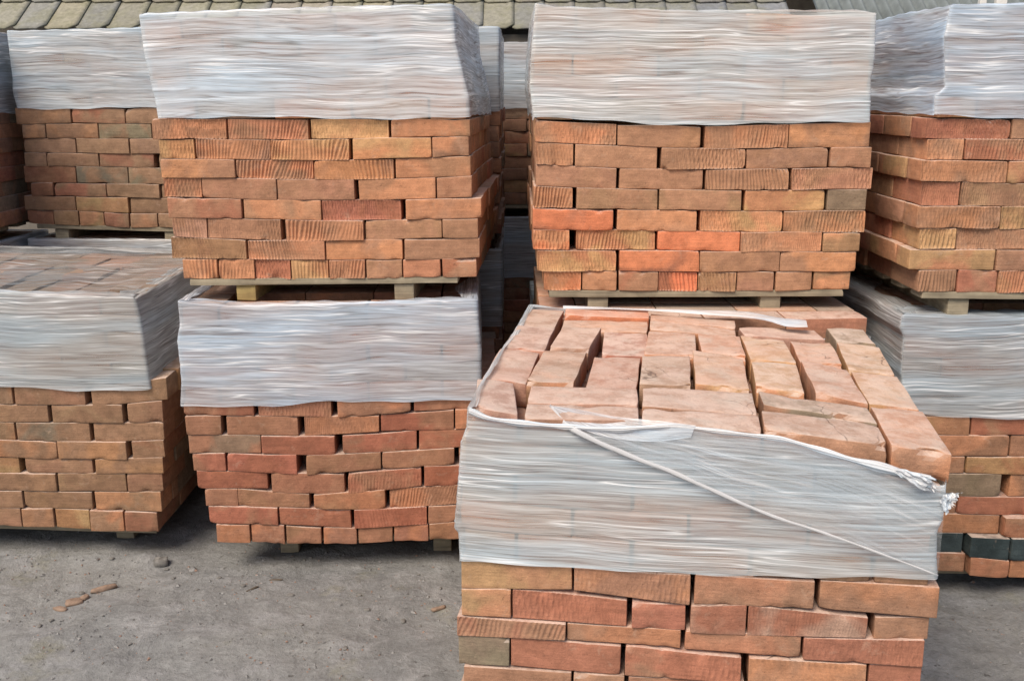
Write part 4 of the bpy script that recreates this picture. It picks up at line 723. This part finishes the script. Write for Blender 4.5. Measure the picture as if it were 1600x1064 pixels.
# ---- open top of the lower far-left stack
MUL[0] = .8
def px(P):
    x, y, z = P; dz = z - 1.597; a = math.radians(13.335); d = y * math.cos(a) - dz * math.sin(a)
    return (800 + 1614.2 * x / d, 532 - 1614.2 * (y * math.sin(a) + dz * math.cos(a)) / d)
fr = Frame(*DATA['st']['LL'][:3]); sl, sr = -.11, .985; nseq = 0
ranks = [(.125, .372, 8), (.377, .622, 8), (.627, .872, 8), (.877, .998, 4)]
for ri, (a, b, nn) in enumerate(ranks):
    vis = 0
    for j in range(nn):
        x0 = sl + (sr - sl) * j / nn + .003; x1 = sl + (sr - sl) * (j + 1) / nn - .003; dz = rng.uniform(-.009, .007) if ri < 3 else 0; dz = min(dz, .004)
        tl_ = rng.uniform(-.005, .005); da = rng.uniform(-.006, .006); sk = rng.uniform(-.006, .006)
        zt_ = .936 + dz; q = [(x0, a, zt_ - .066), (x1, a, zt_ - .066), (x1 + sk, b + da, zt_ - .066), (x0 + sk, b + da, zt_ - .066), (x0, a, zt_ - tl_), (x1, a, zt_ + tl_), (x1 + sk, b + da, zt_ + tl_), (x0 + sk, b + da, zt_ - tl_)]
        u = px(fr.w(np.array(q)[4:].mean(0))[0])
        fl = 'gggtg'[rng.integers(5)]
        if u[0] > 2 and ri < 3:
            vis += 1
            brick(fr, q, fl, f"dusty {LOOK[fl]} brick, {ORD[vis-1]} from left, {ORD[ri]} rank, lower far-left stack top", "bricks on the open top of the lower far-left stack", 'mid', rough=1.6, dust=.3)
        else: fill_brick(fr, q, fl, 'mid')
LF = [o for o in bpy.data.objects if o.name.startswith('stretch_film') and 'bare top' in o.get('label', '')][0]
VV = []; gx_ = np.linspace(sl + .02, sr - .03, 60); gy_ = np.linspace(.05, .985, 50)
for yy in gy_:
    for xx in gx_: VV.append((xx, yy, .9465 + .0022 * math.sin(xx * 23 + yy * 9) * math.sin(yy * 17) + .0015 * math.sin(xx * 61 + yy * 37) + (.012 * max(0, (yy - .9) / .085) ** 2)))
VW = fr.w(np.array(VV)) - np.array(LF.location); c_, s_ = math.cos(-fr.th), math.sin(-fr.th)
VW = np.stack([VW[:, 0] * c_ - VW[:, 1] * s_, VW[:, 0] * s_ + VW[:, 1] * c_, VW[:, 2]], 1)
sheet("top_sheet", VW, 60, 50, film_mat("dusty_film", (.40, .40, .40), (.52, .52, .52), .12, .55), LF, 11.)
for j in range(4): fill_brick(fr, boxQ(sl + .27 * j, sl + .27 * j + .26, .13, .98, .84, .84, .866, .866), 't')

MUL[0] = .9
# ---- stacks of which only slivers show: same make, bricks go to the common mass
def gen_stack(X, Y, th, z0, film_label, pal_label, W=1.01, ftop=13, fbot=8, front='mid', side='mid', bulge=.01, top_things=None):
    fr = Frame(X, Y, th); zb0 = z0 + .075; Cc = .066
    for k in range(13):
        j0, j1 = rng.uniform(-bulge, bulge), rng.uniform(-bulge, bulge); header = k % 2 == 1; allh = k == 0
        zb = lambda s, t, k=k: zb0 + k * Cc; zt = lambda s, t, k=k: zb0 + (k + 1) * Cc
        sl, sr = j0, W + j1
        if k >= 8: sl, sr = .004, W - .004
        cuts = [sl + (sr - sl) * j / 8 for j in range(9)] if allh else ([sl, sl + .12] + [sl + .12 + (sr - sl - .24) * j / 3 for j in (1, 2)] + [sr - .12, sr] if header else [sl + (sr - sl) * j / 4 for j in range(5)])
        for j in range(len(cuts) - 1):
            a, b = cuts[j] + .002, cuts[j + 1] - .002; t0 = rng.uniform(-.005, .005) if k < 8 else .001
            q = boxQ(a, b, t0, t0 + (.245 if b - a < .18 else .118), zb(0, 0), zb(0, 0), zt(0, 0) - GAP, zt(0, 0) - GAP)
            if top_things and k == 12:
                fl = top_things[j % len(top_things)]
                brick(fr, q, fl, f"{LOOK[fl]} brick, {ORD[j]} from left on ledge under upper middle-right pallet", "bricks of the lower middle-right stack", 'mid')
            else: fill_brick(fr, q, 'ttorgo'[rng.integers(6)], front)
        for sd_, i, q in interior(fr, sl, sr, header or allh, zb, zt, jit=.006 if k < 8 else .001): fill_brick(fr, q, 'ttogr'[rng.integers(5)], side)
    fzb, fzt = zb0 + fbot * Cc - .01, zb0 + ftop * Cc + .002
    f = dict(L=[(fzb, -.004 + rng.uniform(-.004, .002)), (fzt, -.008)], R=[(fzb, W + .004), (fzt, W + .006)], B=[(0, fzb + rng.uniform(-.006, .006)), (W, fzb + rng.uniform(-.006, .006))], T=[(0, fzt), (W, fzt + .004)])
    film(fr, f, D, film_label, nuF=44, nuS=44, nv=50, rim=(.04 if ftop == 13 else 0), amp=1.3)
    pallet(fr, .01, W - .01, zb0 - .001, zb0 - .001, z0 + (.001 if z0 else 0), pal_label)
U = .934
gen_stack(.085, 3.09, .004, 0, "film round the lower middle-right stack, mostly hidden behind the open front stack", "pallet on the ground under the lower middle-right stack", ftop=12, top_things='tttr')
gen_stack(-2.28, 4.86, -.046, 0, "film round the lower stack beneath the distant upper left one", "pallet under the lower stack beneath the distant upper left one", side='lo')
gen_stack(-3.36, 4.2, .0, 0, "film round the lower stack at the left picture edge", "pallet on the ground at the left picture edge", front='lo')
gen_stack(-3.36, 4.2, .0, U, "dark film on the aisle side of the upper stack at the left picture edge", "pallet under the upper stack at the left picture edge", front='lo')
gen_stack(-1.06, 4.5, .0, 0, "dark film on the lower stack deep in the narrow aisle, left side", "pallet of the lower stack deep in the aisle, left side", front='lo')
gen_stack(-1.07, 4.5, -.01, U, "white film on the upper stack right behind the middle-left one", "pallet of the upper stack behind the middle-left one", bulge=.03)
gen_stack(.14, 4.45, .01, 0, "dark film on the lower stack behind the middle-right one", "pallet of the lower stack behind the middle-right one", front='lo')
gen_stack(.13, 4.45, .0, U, "white film on the upper stack behind the middle-right one", "pallet of the upper stack behind the middle-right one", front='lo', bulge=.02)
gen_stack(1.33, 4.4, .0, 0, "film on the lower stack behind the far-right one", "pallet of the lower stack behind the far-right one", front='lo')
gen_stack(1.33, 4.4, .0, U, "film on the upper stack behind the far-right one", "pallet of the upper stack behind the far-right one", front='lo')
gen_stack(-.42, 5.75, .0, 0, "dark film on the lower stack closing the narrow aisle", "pallet of the lower stack closing the narrow aisle")
gen_stack(-.42, 5.75, .0, U, "bright film on the far upper stack closing the narrow aisle", "pallet of the far upper stack closing the narrow aisle", bulge=.02)

# ---- all remaining bricks (wrapped, inside and behind) as one mass
V = np.concatenate(FILL['v']); o = link("stacked_bricks", V, FILL['f'], M_CLAY)
colattr(o.data, "bcol", np.concatenate(FILL['c1'])); colattr(o.data, "bcol2", np.concatenate(FILL['c2']))
tag(o, "remaining clay bricks inside the film and deep in the stacks", "bricks", None, "stuff")

# ---------------------------------------------------------------- litter on the dirt
def lump(name, x, y, dims, rz, m, label, cat, group=None, seed=0, tilt=(0, 0), n=10):
    rg = np.random.default_rng(seed); V = []; F = []; nu, nv = 14, 8
    for j in range(nv + 1):
        for i in range(nu):
            a = i / nu * 2 * math.pi; b = j / nv * math.pi
            d = np.array([math.cos(a) * math.sin(b), math.sin(a) * math.sin(b), math.cos(b)])
            d = np.sign(d) * np.abs(d) ** .6
            V.append(d * np.array(dims) / 2 * (1 + .13 * math.sin(a * 3 + seed) * math.sin(b * 2 + seed * 2) + .08 * math.sin(a * 7 + b * 5 + seed)))
    for j in range(nv):
        for i in range(nu): F.append((j * nu + i, (j + 1) * nu + i, (j + 1) * nu + (i + 1) % nu, j * nu + (i + 1) % nu))
    V = np.array(V); R_ = np.array([[1, 0, math.sin(tilt[0])], [0, 1, math.sin(tilt[1])], [-math.sin(tilt[0]), -math.sin(tilt[1]), 1]]); V = V @ R_.T
    V[:, 2] -= V[:, 2].min() + dims[2] * .22
    o = link(name, V, F, m, loc=(x, y, gz(x, y)), rz=rz); tag(o, label, cat, group); return o
lump("brick_chip", -1.365, 3.175, (.085, .022, .018), .62, M_CHIP, "long orange clay chip lying on dirt, longer of the pair", "brick chip", "clay chips on the dirt", 1, (0, .3))
lump("brick_chip", -1.425, 3.075, (.055, .04, .016), .3, M_CHIP, "stubby orange clay chip lying in the dirt", "brick chip", "clay chips on the dirt", 2)
lump("brick_chip", -1.45, 3.03, (.05, .02, .012), -.3, M_CHIP, "flat small clay flake below the stubby clay chip", "brick chip", "clay chips on the dirt", 3)
lump("brick_chip", -1.40, 3.10, (.03, .02, .015), 1.1, M_CHIP, "tiny crumb between the two larger clay chips", "brick chip", "clay chips on the dirt", 4)
lump("brick_chip", -.235, 3.02, (.05, .014, .012), .5, M_CHIP, "dark reddish clay sliver by the open front stack", "brick chip", "clay chips on the dirt", 6)
lump("rock", -1.235, 3.36, (.05, .045, .03), .4, M_STONE, "greenish grey dirt clod between the left lower stacks", "stone", None, 5)
lump("stick", -.86, 3.14, (.05, .008, .008), .9, M_TWIG, "short dark stick lying on the dirt", "stick", None, 8)
lump("stick", -.80, 3.215, (.045, .008, .007), .1, M_TWIG, "small dark stick nearer the middle-left pallet", "stick", None, 9)
rg = np.random.default_rng(21)
for i in range(38):
    x, y = rg.uniform(-1.75, -.15), rg.uniform(2.62, 3.42); s_ = rg.uniform(.006, .016)
    lump("pebble", x, y, (s_ * rg.uniform(1, 1.8), s_, s_ * .6), rg.uniform(0, 3), M_STONE, "tiny grey pebble on the packed dirt", "pebble", "pebbles on the packed dirt", 30 + i)
for i in range(8):
    x, y = rg.uniform(1.42, 1.9), rg.uniform(2.6, 3.2); s_ = rg.uniform(.006, .014)
    lump("pebble", x, y, (s_ * 1.4, s_, s_ * .6), rg.uniform(0, 3), M_STONE, "tiny grey pebble on the packed dirt", "pebble", "pebbles on the packed dirt", 80 + i)
rg = np.random.default_rng(77); V, F = [], []
octa = np.array([(1, 0, 0), (0, 1, 0), (-1, 0, 0), (0, -1, 0), (0, 0, 1), (0, 0, -.4)], float); of = [(0, 1, 4), (1, 2, 4), (2, 3, 4), (3, 0, 4), (1, 0, 5), (2, 1, 5), (3, 2, 5), (0, 3, 5)]
for k in range(2600):
    if k % 3: cx, cy = rg.uniform(-2.2, 2.0), rg.uniform(2.45, 3.6)
    else:
        c0_ = [(-1.4, 3.1), (-.9, 3.2), (-1.25, 2.8), (-.3, 3.0), (-1.7, 3.3), (1.6, 2.9), (-.6, 2.75)][rg.integers(7)]; cx, cy = c0_[0] + rg.normal(0, .13), c0_[1] + rg.normal(0, .10)
    r_ = rg.gamma(2.2, .0011) + .001; b = len(V); an = rg.uniform(0, 6.28); q = octa * r_ * (1 + rg.uniform(-.4, .5, (6, 1))) * (1, rg.uniform(.6, 1), .7)
    z_ = gz(cx, cy)
    for p_ in q: V.append((cx + p_[0] * math.cos(an) - p_[1] * math.sin(an), cy + p_[0] * math.sin(an) + p_[1] * math.cos(an), z_ + p_[2] + r_ * .2))
    F += [tuple(b + i for i in f) for f in of]
m_, t, p = mat("mixed_grit"); ps = N(t, "ShaderNodeNewGeometry").outputs["Position"]
t.links.new(mixc(t, mr(t, noise(t, ps, 40, 2, .5), .56, .6), mixc(t, mr(t, noise(t, ps, 90, 1, .5), .35, .65), (.13, .13, .13), (.28, .28, .275)), (.26, .17, .13)), p.inputs["Base Color"]); p.inputs["Roughness"].default_value = .95
tag(link("grit", V, F, m_, smooth=False), "fine grit and clay crumbs strewn over the packed dirt", "grit", None, "stuff")
print("bricks", N_BRICK[0])
